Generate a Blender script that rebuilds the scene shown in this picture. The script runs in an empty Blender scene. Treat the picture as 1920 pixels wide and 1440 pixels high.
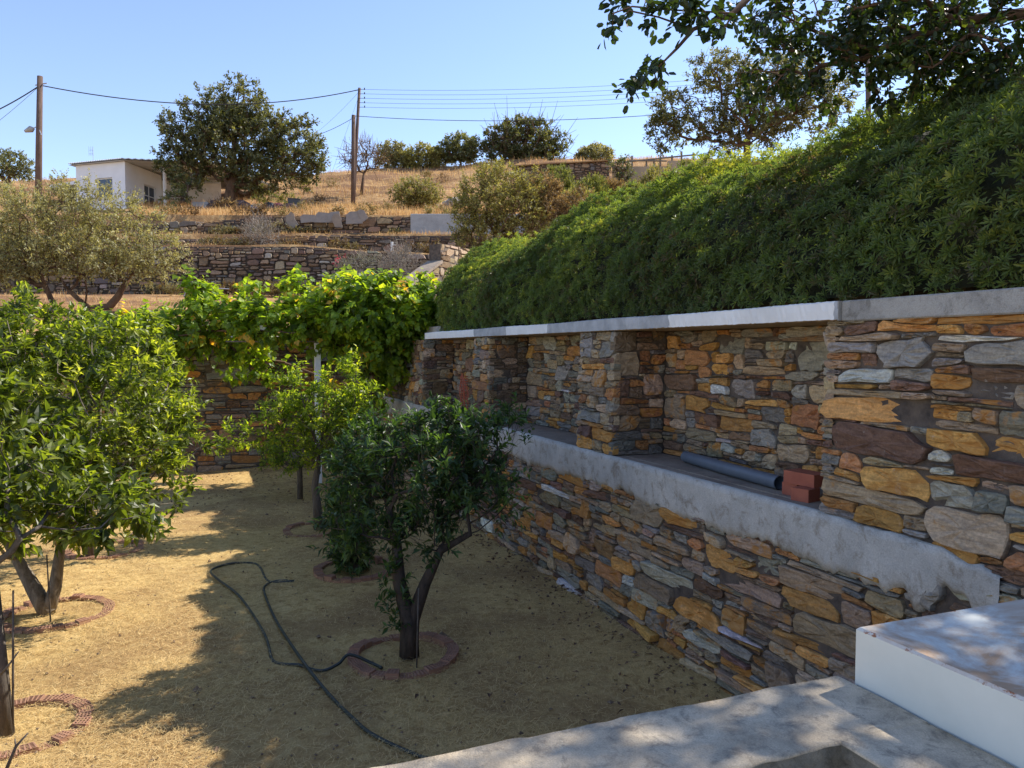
import bpy, math, random
import numpy as np
from math import sin, cos, atan, pi, radians, sqrt
from mathutils import Vector

# ------------------------------------------------------------------ camera, world, sun
F = 1443.0; PIT = atan(65/F); EYE = 2.5
CP, SP = cos(PIT), sin(PIT)
TH = atan((960-393)/F)
U = np.array([-sin(TH), cos(TH), 0.]); NV = np.array([cos(TH), sin(TH), 0.])   # along / into the right-hand wall
sc = bpy.context.scene; col = sc.collection
cam_d = bpy.data.cameras.new('camera'); cam = bpy.data.objects.new('camera', cam_d); col.objects.link(cam)
cam.location = (0, 0, EYE); cam.rotation_euler = (pi/2-PIT, 0, 0)
cam_d.sensor_width = 36; cam_d.lens = 36*F/1920; cam_d.clip_start = 0.05; cam_d.clip_end = 2000
sc.camera = cam
SUN_AZ, SUN_EL = radians(60), radians(44.5)      # azimuth from +Y towards +X
w = bpy.data.worlds.new('World'); sc.world = w; w.use_nodes = True
nt = w.node_tree; nt.nodes.clear()
wo = nt.nodes.new('ShaderNodeOutputWorld'); bg = nt.nodes.new('ShaderNodeBackground'); sk = nt.nodes.new('ShaderNodeTexSky')
sk.sky_type = 'NISHITA'; sk.sun_disc = False; sk.sun_elevation = SUN_EL; sk.sun_rotation = SUN_AZ
sk.air_density = 1.0; sk.dust_density = 0.05; sk.ozone_density = 4.0
bg.inputs[1].default_value = 0.125
wbm = nt.nodes.new('ShaderNodeMix'); wbm.data_type = 'RGBA'; wbm.blend_type = 'MULTIPLY'; wbm.inputs[0].default_value = 1; wbm.inputs[7].default_value = (1.08, .94, .94, 1)
nt.links.new(sk.outputs[0], wbm.inputs[6]); nt.links.new(wbm.outputs[2], bg.inputs[0]); nt.links.new(bg.outputs[0], wo.inputs[0])
sd = bpy.data.lights.new('sun', 'SUN'); sd.energy = 3.5; sd.angle = radians(0.5); sd.color = (1, .93, .82)
sun = bpy.data.objects.new('sun', sd); col.objects.link(sun)
sdir = Vector((sin(SUN_AZ)*cos(SUN_EL), cos(SUN_AZ)*cos(SUN_EL), sin(SUN_EL)))
sun.rotation_euler = sdir.to_track_quat('Z', 'Y').to_euler()
sc.view_settings.view_transform = 'Standard'; sc.view_settings.look = 'None'
sc.view_settings.exposure = 1.16; sc.view_settings.gamma = 1.0
try:
    sc.cycles.max_bounces = 8; sc.cycles.transparent_max_bounces = 8; sc.cycles.use_denoising = True
except Exception: pass

# ------------------------------------------------------------------ geometry helpers
def ray(px, py):
    a = (px-960)/F; b = (720-py)/F
    return np.array([a, CP+b*SP, -SP+b*CP])
def at(px, py, Y):                 # a point at real distance Y ahead
    r = ray(px, py); k = Y/r[1]; return np.array([r[0]*k, Y, EYE+r[2]*k])
def gz(px, py, z=0.):              # a point on the level z
    r = ray(px, py); k = (z-EYE)/r[2]; return np.array([r[0]*k, r[1]*k, z])
def W(s, n, z=0.): return U*s+NV*n+np.array([0, 0, z])
WALL_ROT = math.atan2(U[1], U[0])

def tag(o, label=None, cat=None, group=None, kind=None):
    if label: o['label'] = label
    if cat: o['category'] = cat
    if group: o['group'] = group
    if kind or cat: o['kind'] = kind or 'thing'
    return o
def empty(name, loc=(0, 0, 0), rz=0., label=None, cat=None, group=None):
    o = bpy.data.objects.new(name, None); col.objects.link(o); o.location = loc; o.rotation_euler = (0, 0, rz)
    o.empty_display_size = .1
    return tag(o, label, cat, group)

def np_mesh(name, V, polys, mat, parent=None, smooth=False, attrs=None, loc=None):
    """polys: list of int arrays (n,k) ; attrs: {name: ('FACE'|'POINT', 'COLOR'|'FLOAT', array)}"""
    me = bpy.data.meshes.new(name)
    V = np.asarray(V, dtype=np.float32).reshape(-1, 3)
    if loc is not None: V = V-np.asarray(loc, dtype=np.float32)
    me.vertices.add(len(V)); me.vertices.foreach_set('co', V.ravel())
    polys = [np.asarray(p, dtype=np.int32) for p in polys if len(p)]
    loops = np.concatenate([p.ravel() for p in polys]); tot = np.concatenate([np.full(len(p), p.shape[1], np.int32) for p in polys])
    st = np.concatenate([[0], np.cumsum(tot)[:-1]]).astype(np.int32)
    me.loops.add(len(loops)); me.loops.foreach_set('vertex_index', loops)
    me.polygons.add(len(tot)); me.polygons.foreach_set('loop_start', st); me.polygons.foreach_set('loop_total', tot)
    me.polygons.foreach_set('use_smooth', np.full(len(tot), smooth, dtype=bool))
    me.update(calc_edges=True)
    for an, (dom, ty, arr) in (attrs or {}).items():
        if ty == 'COLOR':
            a = me.attributes.new(an, 'FLOAT_COLOR', dom); arr = np.asarray(arr, np.float32)
            if arr.shape[1] == 3: arr = np.hstack([arr, np.ones((len(arr), 1), np.float32)])
            a.data.foreach_set('color', arr.ravel())
        else:
            a = me.attributes.new(an, 'FLOAT', dom); a.data.foreach_set('value', np.asarray(arr, np.float32))
    if mat: me.materials.append(mat)
    o = bpy.data.objects.new(name, me); col.objects.link(o)
    if parent: o.parent = parent
    if loc is not None and not parent: o.location = loc
    return o

class MB:                           # small mesh collector (quads/tris lists)
    def __init__(s): s.v = []; s.f = []
    def add(s, V, Fs):
        b = len(s.v); s.v += [tuple(p) for p in V]; s.f += [tuple(i+b for i in f) for f in Fs]
    def box(s, x0, x1, y0, y1, z0, z1, M=None, bev=0.):
        if bev:
            b = bev
            pts = []
            for z, ins in ((z0, b), (z0+b, 0), (z1-b, 0), (z1, b)):
                xa, xb, ya, yb = x0+ins, x1-ins, y0+ins, y1-ins
                c = b
                pts.append([(xa+c, ya, z), (xb-c, ya, z), (xb, ya+c, z), (xb, yb-c, z), (xb-c, yb, z), (xa+c, yb, z), (xa, yb-c, z), (xa, ya+c, z)])
            V = sum(pts, [])
            Fs = [tuple(range(7, -1, -1)), tuple(range(24, 32))]
            for r in range(3):
                for k in range(8):
                    Fs.append((r*8+k, r*8+(k+1) % 8, (r+1)*8+(k+1) % 8, (r+1)*8+k))
        else:
            V = [(x0, y0, z0), (x1, y0, z0), (x1, y1, z0), (x0, y1, z0), (x0, y0, z1), (x1, y0, z1), (x1, y1, z1), (x0, y1, z1)]
            Fs = [(0, 3, 2, 1), (4, 5, 6, 7), (0, 1, 5, 4), (1, 2, 6, 5), (2, 3, 7, 6), (3, 0, 4, 7)]
        if M is not None: V = [tuple(M @ Vector(p)) for p in V]
        s.add(V, Fs)
    def tube(s, pts, rad, n=8, cap=True):
        pts = [np.asarray(p, float) for p in pts]; m = len(pts)
        rad = rad if hasattr(rad, '__len__') else [rad]*m
        b = len(s.v); prev = None
        for i, p in enumerate(pts):
            d = pts[min(i+1, m-1)]-pts[max(i-1, 0)]; d = d/(np.linalg.norm(d)+1e-9)
            if prev is None:
                a = np.cross(d, [0, 0, 1.]);
                if np.linalg.norm(a) < .05: a = np.cross(d, [1., 0, 0])
            else: a = prev-d*np.dot(prev, d)
            a = a/(np.linalg.norm(a)+1e-9); prev = a; c = np.cross(d, a)
            for k in range(n):
                t = 2*pi*k/n; q = p+(a*cos(t)+c*sin(t))*rad[i]; s.v.append(tuple(q))
        for i in range(m-1):
            for k in range(n):
                s.f.append((b+i*n+k, b+i*n+(k+1) % n, b+(i+1)*n+(k+1) % n, b+(i+1)*n+k))
        if cap:
            s.f.append(tuple(b+k for k in range(n-1, -1, -1))); s.f.append(tuple(b+(m-1)*n+k for k in range(n)))
    def build(s, name, mat, parent=None, smooth=False, loc=None):
        me = bpy.data.meshes.new(name)
        L = np.zeros(3) if loc is None else np.asarray(loc, float)
        me.from_pydata([tuple(np.asarray(p)-L) for p in s.v], [], s.f)
        me.polygons.foreach_set('use_smooth', [smooth]*len(s.f))
        me.materials.append(mat); me.update()
        o = bpy.data.objects.new(name, me); col.objects.link(o)
        if parent: o.parent = parent
        elif loc is not None: o.location = loc
        return o

# ------------------------------------------------------------------ materials
def new_mat(name):
    m = bpy.data.materials.new(name); m.use_nodes = True; n = m.node_tree
    return m, n, n.nodes['Principled BSDF'], n.nodes['Material Output']
def N(n, t, **kw):
    x = n.nodes.new(t)
    for k, v in kw.items():
        if k.startswith('i_'):
            x.inputs[int(k[2:]) if k[2:].isdigit() else k[2:].replace('_', ' ')].default_value = v
        else: setattr(x, k, v)
    return x
def L(n, a, b): n.links.new(a, b)
def noise(n, vec, scale, detail=4, rough=.6, dist=0.):
    x = N(n, 'ShaderNodeTexNoise'); x.inputs['Scale'].default_value = scale; x.inputs['Detail'].default_value = detail
    x.inputs['Roughness'].default_value = rough; x.inputs['Distortion'].default_value = dist
    if vec is not None: L(n, vec, x.inputs['Vector'])
    return x.outputs['Fac']
def ramp(n, fac, stops):
    r = N(n, 'ShaderNodeValToRGB'); e = r.color_ramp.elements
    while len(e) < len(stops): e.new(.5)
    for k, (p, c) in enumerate(stops):
        e[k].position = p; e[k].color = (*c, 1) if len(c) == 3 else c
    L(n, fac, r.inputs[0]); return r.outputs[0]
def mixc(n, fac, a, b, mode='MIX'):
    x = N(n, 'ShaderNodeMix', data_type='RGBA', blend_type=mode)
    for s, v in ((x.inputs[0], fac), (x.inputs[6], a), (x.inputs[7], b)):
        if isinstance(v, (int, float)): s.default_value = v
        elif isinstance(v, tuple): s.default_value = (*v, 1)
        else: L(n, v, s)
    return x.outputs[2]
def mapping(n, scale, src='Object', rot=(0, 0, 0)):
    tc = N(n, 'ShaderNodeTexCoord'); mp = N(n, 'ShaderNodeMapping'); mp.inputs['Scale'].default_value = scale
    mp.inputs['Rotation'].default_value = rot
    L(n, tc.outputs[src], mp.inputs[0]); return mp.outputs[0]
def bump(n, h, bs, strength=.5, dist=.01):
    b = N(n, 'ShaderNodeBump'); b.inputs['Strength'].default_value = strength; b.inputs['Distance'].default_value = dist
    L(n, h, b.inputs['Height']); L(n, b.outputs[0], bs.inputs['Normal']); return b
def mathn(n, op, a, b=None):
    x = N(n, 'ShaderNodeMath', operation=op)
    for i, v in enumerate((a, b)):
        if v is None: continue
        if isinstance(v, (int, float)): x.inputs[i].default_value = v
        else: L(n, v, x.inputs[i])
    return x.outputs[0]
def attr(n, name, out='Fac'): return N(n, 'ShaderNodeAttribute', attribute_name=name).outputs[out]

def plain(name, c, rough=.6, metal=0., nscale=None, c2=None, bmp=0., bdist=.005):
    m, n, b, o = new_mat(name); b.inputs['Roughness'].default_value = rough; b.inputs['Metallic'].default_value = metal
    v = mapping(n, (1, 1, 1))
    if nscale:
        f = noise(n, v, nscale, 6, .65)
        L(n, ramp(n, f, [(.32, c), (.68, c2 or tuple(x*.6 for x in c))]), b.inputs['Base Color'])
        if bmp: bump(n, noise(n, v, nscale*3, 5, .7), b, bmp, bdist)
    else: b.inputs['Base Color'].default_value = (*c, 1)
    return m
def leaf_mat(name, stops, trans=.4, tmul=(1.7, 1.9, .6), rough=.42, spec=.5):
    m, n, b, o = new_mat(name)
    c = ramp(n, attr(n, 'v'), stops)
    L(n, c, b.inputs['Base Color']); b.inputs['Roughness'].default_value = rough
    b.inputs['Specular IOR Level'].default_value = spec
    t = N(n, 'ShaderNodeBsdfTranslucent'); L(n, mixc(n, 1., c, tmul, 'MULTIPLY'), t.inputs[0])
    x = N(n, 'ShaderNodeMixShader'); x.inputs[0].default_value = trans
    L(n, b.outputs[0], x.inputs[1]); L(n, t.outputs[0], x.inputs[2]); L(n, x.outputs[0], o.inputs[0])
    return m
def stone_mat(name, streak=1.0, ochre=.5):
    m, n, b, o = new_mat(name)
    base = attr(n, 'col', 'Color'); rust = attr(n, 'rust')
    v = mapping(n, (1, 1, 1)); vs = mapping(n, (5, 5, 26))
    f1 = noise(n, v, 7, 5, .65); f2 = noise(n, vs, 1.6, 6, .7, .4); f3 = noise(n, v, 60, 4, .7)
    c = mixc(n, 1., base, ramp(n, f2, [(.3, (.55, .55, .57)), (.7, (1.3, 1.28, 1.22))]), 'MULTIPLY')
    c = mixc(n, 1., c, ramp(n, f3, [(.3, (.72, .72, .72)), (.7, (1.22, 1.22, 1.2))]), 'MULTIPLY')
    rf = mathn(n, 'ADD', mathn(n, 'SUBTRACT', f1, .68), mathn(n, 'MULTIPLY', rust, .26))
    rf = ramp(n, rf, [(.0, (0, 0, 0)), (.09, (1, 1, 1))])
    c = mixc(n, mathn(n, 'MULTIPLY', rf, ochre), c, mixc(n, f2, (.34, .13, .035), (.58, .31, .08)))
    lich = ramp(n, noise(n, v, 16, 5, .75), [(.63, (0, 0, 0)), (.7, (1, 1, 1))])
    drip = ramp(n, noise(n, mapping(n, (9, 9, .9)), 2.2, 5, .7), [(.60, (0, 0, 0)), (.70, (1, 1, 1))])
    c = mixc(n, mathn(n, 'MULTIPLY', lich, .4), c, (.5, .48, .43)); c = mixc(n, mathn(n, 'MULTIPLY', drip, .22), c, (.45, .44, .42))
    L(n, c, b.inputs['Base Color']); b.inputs['Roughness'].default_value = .85; b.inputs['Specular IOR Level'].default_value = .25
    h = mathn(n, 'ADD', mathn(n, 'MULTIPLY', f2, 1.2), mathn(n, 'MULTIPLY', f3, .4))
    bump(n, h, b, .9, .012)
    return m

M = {}
M['stone'] = stone_mat('stone', ochre=.85)
M['stone_far'] = stone_mat('stone_far', ochre=.12)
M['mortar'] = plain('mortar', (.16, .125, .095), .95, 0, 9, (.05, .04, .035), .8, .02)
M['dark_gap'] = plain('dark_gap', (.13, .095, .068), .95, 0, 6, (.07, .052, .04), .8, .02)
def concrete_mat(name, a, b_, st, stain=.6, sc=1.):
    m, n, b, o = new_mat(name); v = mapping(n, (sc, sc, sc)); vz = mapping(n, (5*sc, 5*sc, 1.1*sc))
    c = ramp(n, noise(n, v, 2.2, 7, .65, .3), [(.34, a), (.62, b_)])
    s_ = ramp(n, noise(n, v, 5.5, 6, .75, .5), [(.5, (0, 0, 0)), (.66, (1, 1, 1))])
    c = mixc(n, mathn(n, 'MULTIPLY', s_, stain), c, st)
    c = mixc(n, mathn(n, 'MULTIPLY', ramp(n, noise(n, vz, 2, 4, .6), [(.50, (0, 0, 0)), (.72, (.6, .6, .6))]), stain*.3), c, st)
    c = mixc(n, 1., c, ramp(n, noise(n, v, 90, 3, .7), [(.3, (.8, .8, .8)), (.7, (1.15, 1.15, 1.15))]), 'MULTIPLY')
    L(n, c, b.inputs['Base Color']); b.inputs['Roughness'].default_value = .9; b.inputs['Specular IOR Level'].default_value = .2
    bump(n, mathn(n, 'ADD', noise(n, v, 9, 6, .7), mathn(n, 'MULTIPLY', noise(n, v, 70, 4, .7), .4)), b, .6, .012)
    return m
M['band'] = concrete_mat('band_plaster', (.42, .40, .355), (.58, .555, .495), (.27, .225, .17), .85, 1.3)
M['ledge'] = concrete_mat('ledge_concrete', (.24, .19, .15), (.33, .27, .21), (.12, .10, .08), .5)
M['coping'] = concrete_mat('coping_concrete', (.27, .26, .24), (.40, .385, .35), (.14, .13, .11), .7, 2)
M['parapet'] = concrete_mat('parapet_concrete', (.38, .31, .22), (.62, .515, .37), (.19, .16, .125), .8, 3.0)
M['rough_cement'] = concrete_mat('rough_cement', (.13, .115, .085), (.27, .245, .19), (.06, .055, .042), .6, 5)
M['block'] = concrete_mat('cement_block', (.33, .33, .32), (.42, .42, .41), (.25, .24, .23), .3)
def slab_mat():
    m, n, b, o = new_mat('slab_paint'); v = mapping(n, (1, 1, 1))
    mk = mathn(n, 'ADD', attr(n, 'paint'), mathn(n, 'MULTIPLY', mathn(n, 'SUBTRACT', noise(n, v, 7, 6, .7, .5), .5), 1.5))
    k = ramp(n, mk, [(.47, (0, 0, 0)), (.53, (1, 1, 1))])
    g = ramp(n, noise(n, v, 6, 6, .7), [(.35, (.30, .31, .32)), (.65, (.46, .47, .48))])
    wht = ramp(n, noise(n, v, 3, 5, .6), [(.3, (.70, .70, .68)), (.7, (.82, .82, .80))])
    c = mixc(n, k, g, wht)
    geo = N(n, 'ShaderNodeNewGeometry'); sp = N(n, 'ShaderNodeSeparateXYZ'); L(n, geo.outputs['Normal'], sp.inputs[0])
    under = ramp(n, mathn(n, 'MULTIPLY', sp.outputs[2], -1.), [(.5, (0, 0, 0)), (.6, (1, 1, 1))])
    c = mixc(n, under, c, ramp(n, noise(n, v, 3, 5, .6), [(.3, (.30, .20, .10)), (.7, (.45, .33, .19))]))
    L(n, c, b.inputs['Base Color']); b.inputs['Roughness'].default_value = .8
    bump(n, noise(n, v, 30, 5, .7), b, .4, .006); return m
M['slab'] = slab_mat()

def ground_mat():
    m, n, b, o = new_mat('dry_ground'); v = mapping(n, (1, 1, 1))
    a = noise(n, v, .55, 5, .6, .3); f = noise(n, v, 9, 7, .75, .6); g = noise(n, mapping(n, (60, 14, 1), rot=(0, 0, .5)), 1.3, 5, .8)
    c = ramp(n, f, [(.30, (.31, .19, .075)), (.48, (.56, .39, .165)), (.72, (.74, .56, .27))])
    c = mixc(n, ramp(n, a, [(.45, (0, 0, 0)), (.6, (.75, .75, .75))]), c, (.32, .20, .095))
    c = mixc(n, 1., c, ramp(n, g, [(.3, (.7, .69, .66)), (.7, (1.25, 1.22, 1.15))]), 'MULTIPLY')
    L(n, c, b.inputs['Base Color']); b.inputs['Roughness'].default_value = .95; b.inputs['Specular IOR Level'].default_value = .1
    bump(n, mathn(n, 'ADD', f, mathn(n, 'MULTIPLY', g, .5)), b, .9, .03); return m
M['ground'] = ground_mat()
def hill_mat():
    m, n, b, o = new_mat('hill_ground'); v = mapping(n, (1, 1, 1)); vx = mapping(n, (.5, 1.6, 1))
    a = noise(n, vx, .22, 6, .65, .5); f = noise(n, v, 2.4, 7, .75, .4)
    c = ramp(n, f, [(.3, (.22, .12, .06)), (.5, (.38, .225, .10)), (.7, (.58, .40, .20))])
    c = mixc(n, ramp(n, a, [(.46, (0, 0, 0)), (.56, (.9, .9, .9))]), c, (.20, .11, .06))
    L(n, c, b.inputs['Base Color']); b.inputs['Roughness'].default_value = .95; b.inputs['Specular IOR Level'].default_value = .1
    bump(n, f, b, .8, .12); return m
M['hill'] = hill_mat()
def strand_mat(name, stops, trans=.25):
    return leaf_mat(name, stops, trans, (1.2, 1.15, .9), .7, .2)
M['straw'] = strand_mat('straw', [(0, (.44, .29, .115)), (.35, (.68, .50, .22)), (1, (.86, .68, .36))])
M['hill_grass'] = strand_mat('hill_grass', [(0, (.30, .14, .055)), (.4, (.55, .33, .14)), (1, (.80, .60, .31))], .35)
M['clod'] = plain('soil_clod', (.24, .165, .10), .95, 0, 5, (.13, .085, .055))
M['litter'] = plain('leaf_litter', (.15, .075, .035), .8, 0, 12, (.09, .05, .03))
def bark_mat(name, a, b_, sc=14):
    m, n, b, o = new_mat(name); v = mapping(n, (1, 1, .35))
    f = noise(n, v, sc, 6, .75, .6)
    L(n, ramp(n, f, [(.35, b_), (.62, a)]), b.inputs['Base Color']); b.inputs['Roughness'].default_value = .9
    b.inputs['Specular IOR Level'].default_value = .2
    bump(n, f, b, .9, .012); return m
M['bark'] = bark_mat('citrus_bark', (.17, .145, .12), (.07, .058, .048))
M['bark_dark'] = bark_mat('dark_bark', (.095, .075, .06), (.04, .032, .027))
M['bark_mid'] = bark_mat('mottled_bark', (.27, .23, .18), (.10, .08, .06), 22)
M['bark_pale'] = bark_mat('pale_bark', (.36, .32, .27), (.14, .115, .09))
M['bark_brown'] = bark_mat('brown_bark', (.17, .105, .065), (.07, .042, .028), 5)
M['lemon'] = leaf_mat('lemon_leaf', [(0, (.045, .065, .018)), (.45, (.12, .155, .03)), (.8, (.21, .245, .045)), (1, (.36, .37, .08))], .55, (2.4, 2.4, .5), .38)
M['orange_leaf'] = leaf_mat('orange_leaf', [(0, (.03, .055, .02)), (.55, (.055, .10, .03)), (1, (.12, .19, .045))], .34, (1.9, 2.1, .5), .48)
M['citrus_bright'] = leaf_mat('bright_citrus_leaf', [(0, (.06, .09, .02)), (.5, (.15, .21, .035)), (1, (.36, .39, .06))], .60, (2.5, 2.5, .5), .38)
M['vine'] = leaf_mat('vine_leaf', [(0, (.09, .15, .025)), (.5, (.17, .29, .04)), (.985, (.31, .41, .06)), (1, (.50, .36, .07))], .62, (2.6, 2.1, .5), .45)
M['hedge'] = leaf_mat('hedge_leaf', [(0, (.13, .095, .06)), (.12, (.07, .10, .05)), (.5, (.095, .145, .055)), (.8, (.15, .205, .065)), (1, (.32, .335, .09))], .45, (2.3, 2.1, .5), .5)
M['carob'] = leaf_mat('carob_leaf', [(0, (.022, .035, .014)), (.7, (.042, .068, .02)), (1, (.12, .15, .03))], .32, (2.0, 2.1, .5), .4)
M['carob_far'] = leaf_mat('far_carob_leaf', [(0, (.075, .085, .038)), (.5, (.13, .14, .06)), (1, (.26, .25, .11))], .35, (1.8, 1.7, .6), .5)  # leaf tone lightened to stand in for distance haze
M['almond'] = leaf_mat('olive_grey_leaf', [(0, (.15, .14, .06)), (.5, (.28, .265, .12)), (1, (.46, .43, .21))], .4, (1.5, 1.4, .7), .5)
M['bush'] = leaf_mat('dry_bush_leaf', [(0, (.15, .13, .045)), (.5, (.27, .26, .08)), (1, (.44, .40, .14))], .4, (1.5, 1.4, .7), .55)
M['bush_orange'] = leaf_mat('rust_bush_leaf', [(0, (.14, .10, .045)), (.5, (.27, .19, .08)), (1, (.42, .31, .14))], .4, (1.4, 1.2, .8), .6)
M['scrub'] = leaf_mat('scrub_leaf', [(0, (.13, .075, .035)), (.35, (.22, .15, .06)), (.6, (.17, .155, .06)), (1, (.34, .30, .14))], .35, (1.4, 1.3, .8), .6)
M['tamarisk'] = leaf_mat('tamarisk_leaf', [(0, (.10, .12, .035)), (.5, (.18, .20, .055)), (1, (.32, .31, .09))], .4, (1.5, 1.4, .7), .6)
M['sage'] = leaf_mat('sage_leaf', [(0, (.12, .12, .08)), (1, (.27, .26, .17))], .3, (1.3, 1.3, .9), .6)
M['pink'] = leaf_mat('pink_petal', [(0, (.55, .04, .09)), (1, (.75, .10, .16))], .3, (1.2, .8, .8), .5)
M['core'] = plain('hull_dark', (.05, .05, .03), .95, 0, 8, (.02, .03, .012), .8, .03)  # near-black colour of the light-blocking hull added inside the hedges
M['brick'] = plain('red_brick', (.42, .22, .135), .9, 0, 9, (.27, .145, .09), .5, .004)
M['brick_bright'] = plain('hollow_brick_orange', (.40, .12, .065), .75, 0, 10, (.31, .085, .048), .3, .003)
M['hole'] = plain('painted_hole_shade', (.06, .028, .02), .95)  # dark tone painting the shade down inside the brick holes
M['hose'] = plain('hose_rubber', (.018, .026, .022), .42)
M['pipe'] = plain('grey_pipe', (.13, .155, .19), .45, 0, 8, (.10, .12, .145))
def wbox_mat():
    m, n, b, o = new_mat('white_rusty_metal'); v = mapping(n, (1, 1, 1))
    geo = N(n, 'ShaderNodeNewGeometry'); sp = N(n, 'ShaderNodeSeparateXYZ'); L(n, geo.outputs['Normal'], sp.inputs[0])
    up = ramp(n, sp.outputs[2], [(.6, (0, 0, 0)), (.8, (1, 1, 1))])
    base = ramp(n, noise(n, v, 4, 5, .6), [(.3, (.60, .62, .565)), (.7, (.70, .715, .655))])
    st = mathn(n, 'MULTIPLY', ramp(n, noise(n, v, 3.3, 7, .7, .6), [(.42, (0, 0, 0)), (.58, (1, 1, 1))]), up)
    c = mixc(n, mathn(n, 'MULTIPLY', st, .9), base, (.43, .25, .13))
    sp2 = ramp(n, noise(n, v, 13, 4, .8), [(.70, (0, 0, 0)), (.73, (1, 1, 1))])
    c = mixc(n, sp2, c, (.28, .10, .03))
    er = attr(n, 'edge'); 
    ef = ramp(n, mathn(n, 'ADD', er, mathn(n, 'SUBTRACT', noise(n, v, 22, 5, .8), .5)), [(1.02, (0, 0, 0)), (1.1, (1, 1, 1))]) if False else ramp(n, mathn(n, 'MULTIPLY', er, noise(n, v, 16, 5, .8)), [(.55, (0, 0, 0)), (.62, (1, 1, 1))])
    c = mixc(n, ef, c, (.30, .11, .035))
    L(n, c, b.inputs['Base Color']); b.inputs['Roughness'].default_value = .42
    bump(n, noise(n, v, 25, 4, .6), b, .15, .003); return m
M['wbox'] = wbox_mat()
M['white'] = plain('white_paint', (.76, .76, .74), .6, 0, 5, (.64, .64, .62))
M['whitewash'] = plain('whitewashed_render', (.82, .82, .82), .85, 0, 1.5, (.76, .76, .76))
M['roof_sheet'] = plain('pale_roof_sheet', (.70, .70, .68), .6, 0, 3, (.6, .6, .58))
M['glass'] = plain('window_glass', (.05, .07, .10), .08)
M['roof_shade'] = plain('painted_roof_shade', (.06, .045, .035), .8)  # shade under the annexe roof, put into the colour
M['wood_pole'] = bark_mat('pole_wood', (.17, .115, .09), (.10, .068, .052), 4)
M['cable'] = plain('cable_black', (.02, .02, .02), .6)
M['metal'] = plain('galvanised_metal', (.45, .46, .47), .4, .7)
M['lampglass'] = plain('lamp_lens', (.35, .35, .33), .3)
M['tarp'] = plain('brown_tarp', (.10, .06, .055), .7, 0, 2, (.06, .04, .04))
M['black_plastic'] = plain('black_plastic', (.03, .03, .035), .4)
M['maroon'] = plain('maroon_fabric', (.16, .03, .045), .6, 0, 4, (.07, .02, .03))
M['ochre_wall'] = plain('ochre_render', (.42, .32, .21), .9, 0, 1.5, (.34, .26, .17))
M['weathered_wood'] = bark_mat('weathered_wood', (.26, .22, .17), (.13, .10, .08), 9)
M['net'] = plain('orange_net', (.50, .12, .06), .6)

# ------------------------------------------------------------------ masonry: every stone is modelled
def pack(rng, x0, x1, z0, z1, wm, hm, dx=.02, tiltm=0.):
    """fill between the lines z0(x) and z1(x) with rubble; returns (xs, bottom, top) of each stone"""
    n = max(3, int(round((x1-x0)/dx))); xs = x0+(np.arange(n)+.5)*(x1-x0)/n; dx = (x1-x0)/n
    h = z0(xs).astype(float); lim = z1(xs).astype(float); out = []
    hmin = hm*.3; wmin = max(3, int(wm*.28/dx)); tol = hm*.28
    guard = 0
    while guard < 40000:
        guard += 1
        open_ = h < lim-.004
        if not open_.any(): break
        i = int(np.argmin(np.where(open_, h, 1e9))); hi = h[i]
        a = i
        while a > 0 and open_[a-1] and abs(h[a-1]-h[a]) < tol and abs(h[a-1]-hi) < tol: a -= 1
        b = i+1
        while b < n and open_[b] and abs(h[b]-h[b-1]) < tol and abs(h[b]-hi) < tol: b += 1
        run = b-a
        big = rng.random()
        wq = wm*math.exp(rng.normal(0, .5))*(1.6 if big > .9 else 1)
        w_ = max(wmin, int(wq/dx))
        if w_ > run-wmin: w_ = run
        if w_ > wm*3/dx: w_ = run//2
        if rng.random() < .5: c0, c1 = a, a+w_
        else: c0, c1 = b-w_, b
        wd = w_*dx
        hs = hm*math.exp(rng.normal(0, .46))*(.6+.4*min(2.2, wd/wm))
        hs = min(hs, wd*.8+.015, hm*2.7); hs = max(hs, hmin)
        if big < .28: hs = max(hmin*.7, hs*.38)
        base = h[c0:c1].max(); top = base+hs
        for nb in (h[c0-1] if c0 > 0 else None, h[c1] if c1 < n else None):
            if nb is not None and abs(nb-top) < hm*.35 and nb > base+hmin*.6: top = nb
        tilt = rng.normal(tiltm, .06); xc = xs[c0:c1].mean()
        tl = top+np.clip(tilt*(xs[c0:c1]-xc), -tol*.6, tol*.6)
        tl = np.where(lim[c0:c1]-tl < hmin, lim[c0:c1], tl); tl = np.minimum(tl, lim[c0:c1])
        xx = xs[c0:c1]
        if wd > .02: out.append((xx-0, h[c0:c1].copy(), tl.copy(), dx))
        h[c0:c1] = tl
    return out

PAL = [((.57, .31, .10), .15, .65), ((.285, .26, .215), .20, .15), ((.37, .28, .185), .26, .4), ((.23, .14, .095), .12, .15),
       ((.46, .34, .22), .14, .35), ((.40, .37, .31), .06, .05), ((.46, .225, .10), .07, .5), ((.68, .66, .62), .014, 0)]
PAL_FAR = [((.31, .205, .13), .4, .3), ((.20, .14, .10), .25, .2), ((.35, .265, .185), .2, .3), ((.17, .145, .12), .12, .1), ((.42, .37, .30), .05, .1)]
PAL_WARM = [((.40, .30, .20), .45, .3), ((.31, .22, .14), .3, .4), ((.50, .40, .28), .2, .1), ((.42, .19, .07), .05, .9)]
PAL_DARK = [((.22, .155, .105), .4, .2), ((.28, .19, .12), .3, .3), ((.19, .18, .165), .2, .1), ((.38, .18, .075), .1, .6)]

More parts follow.
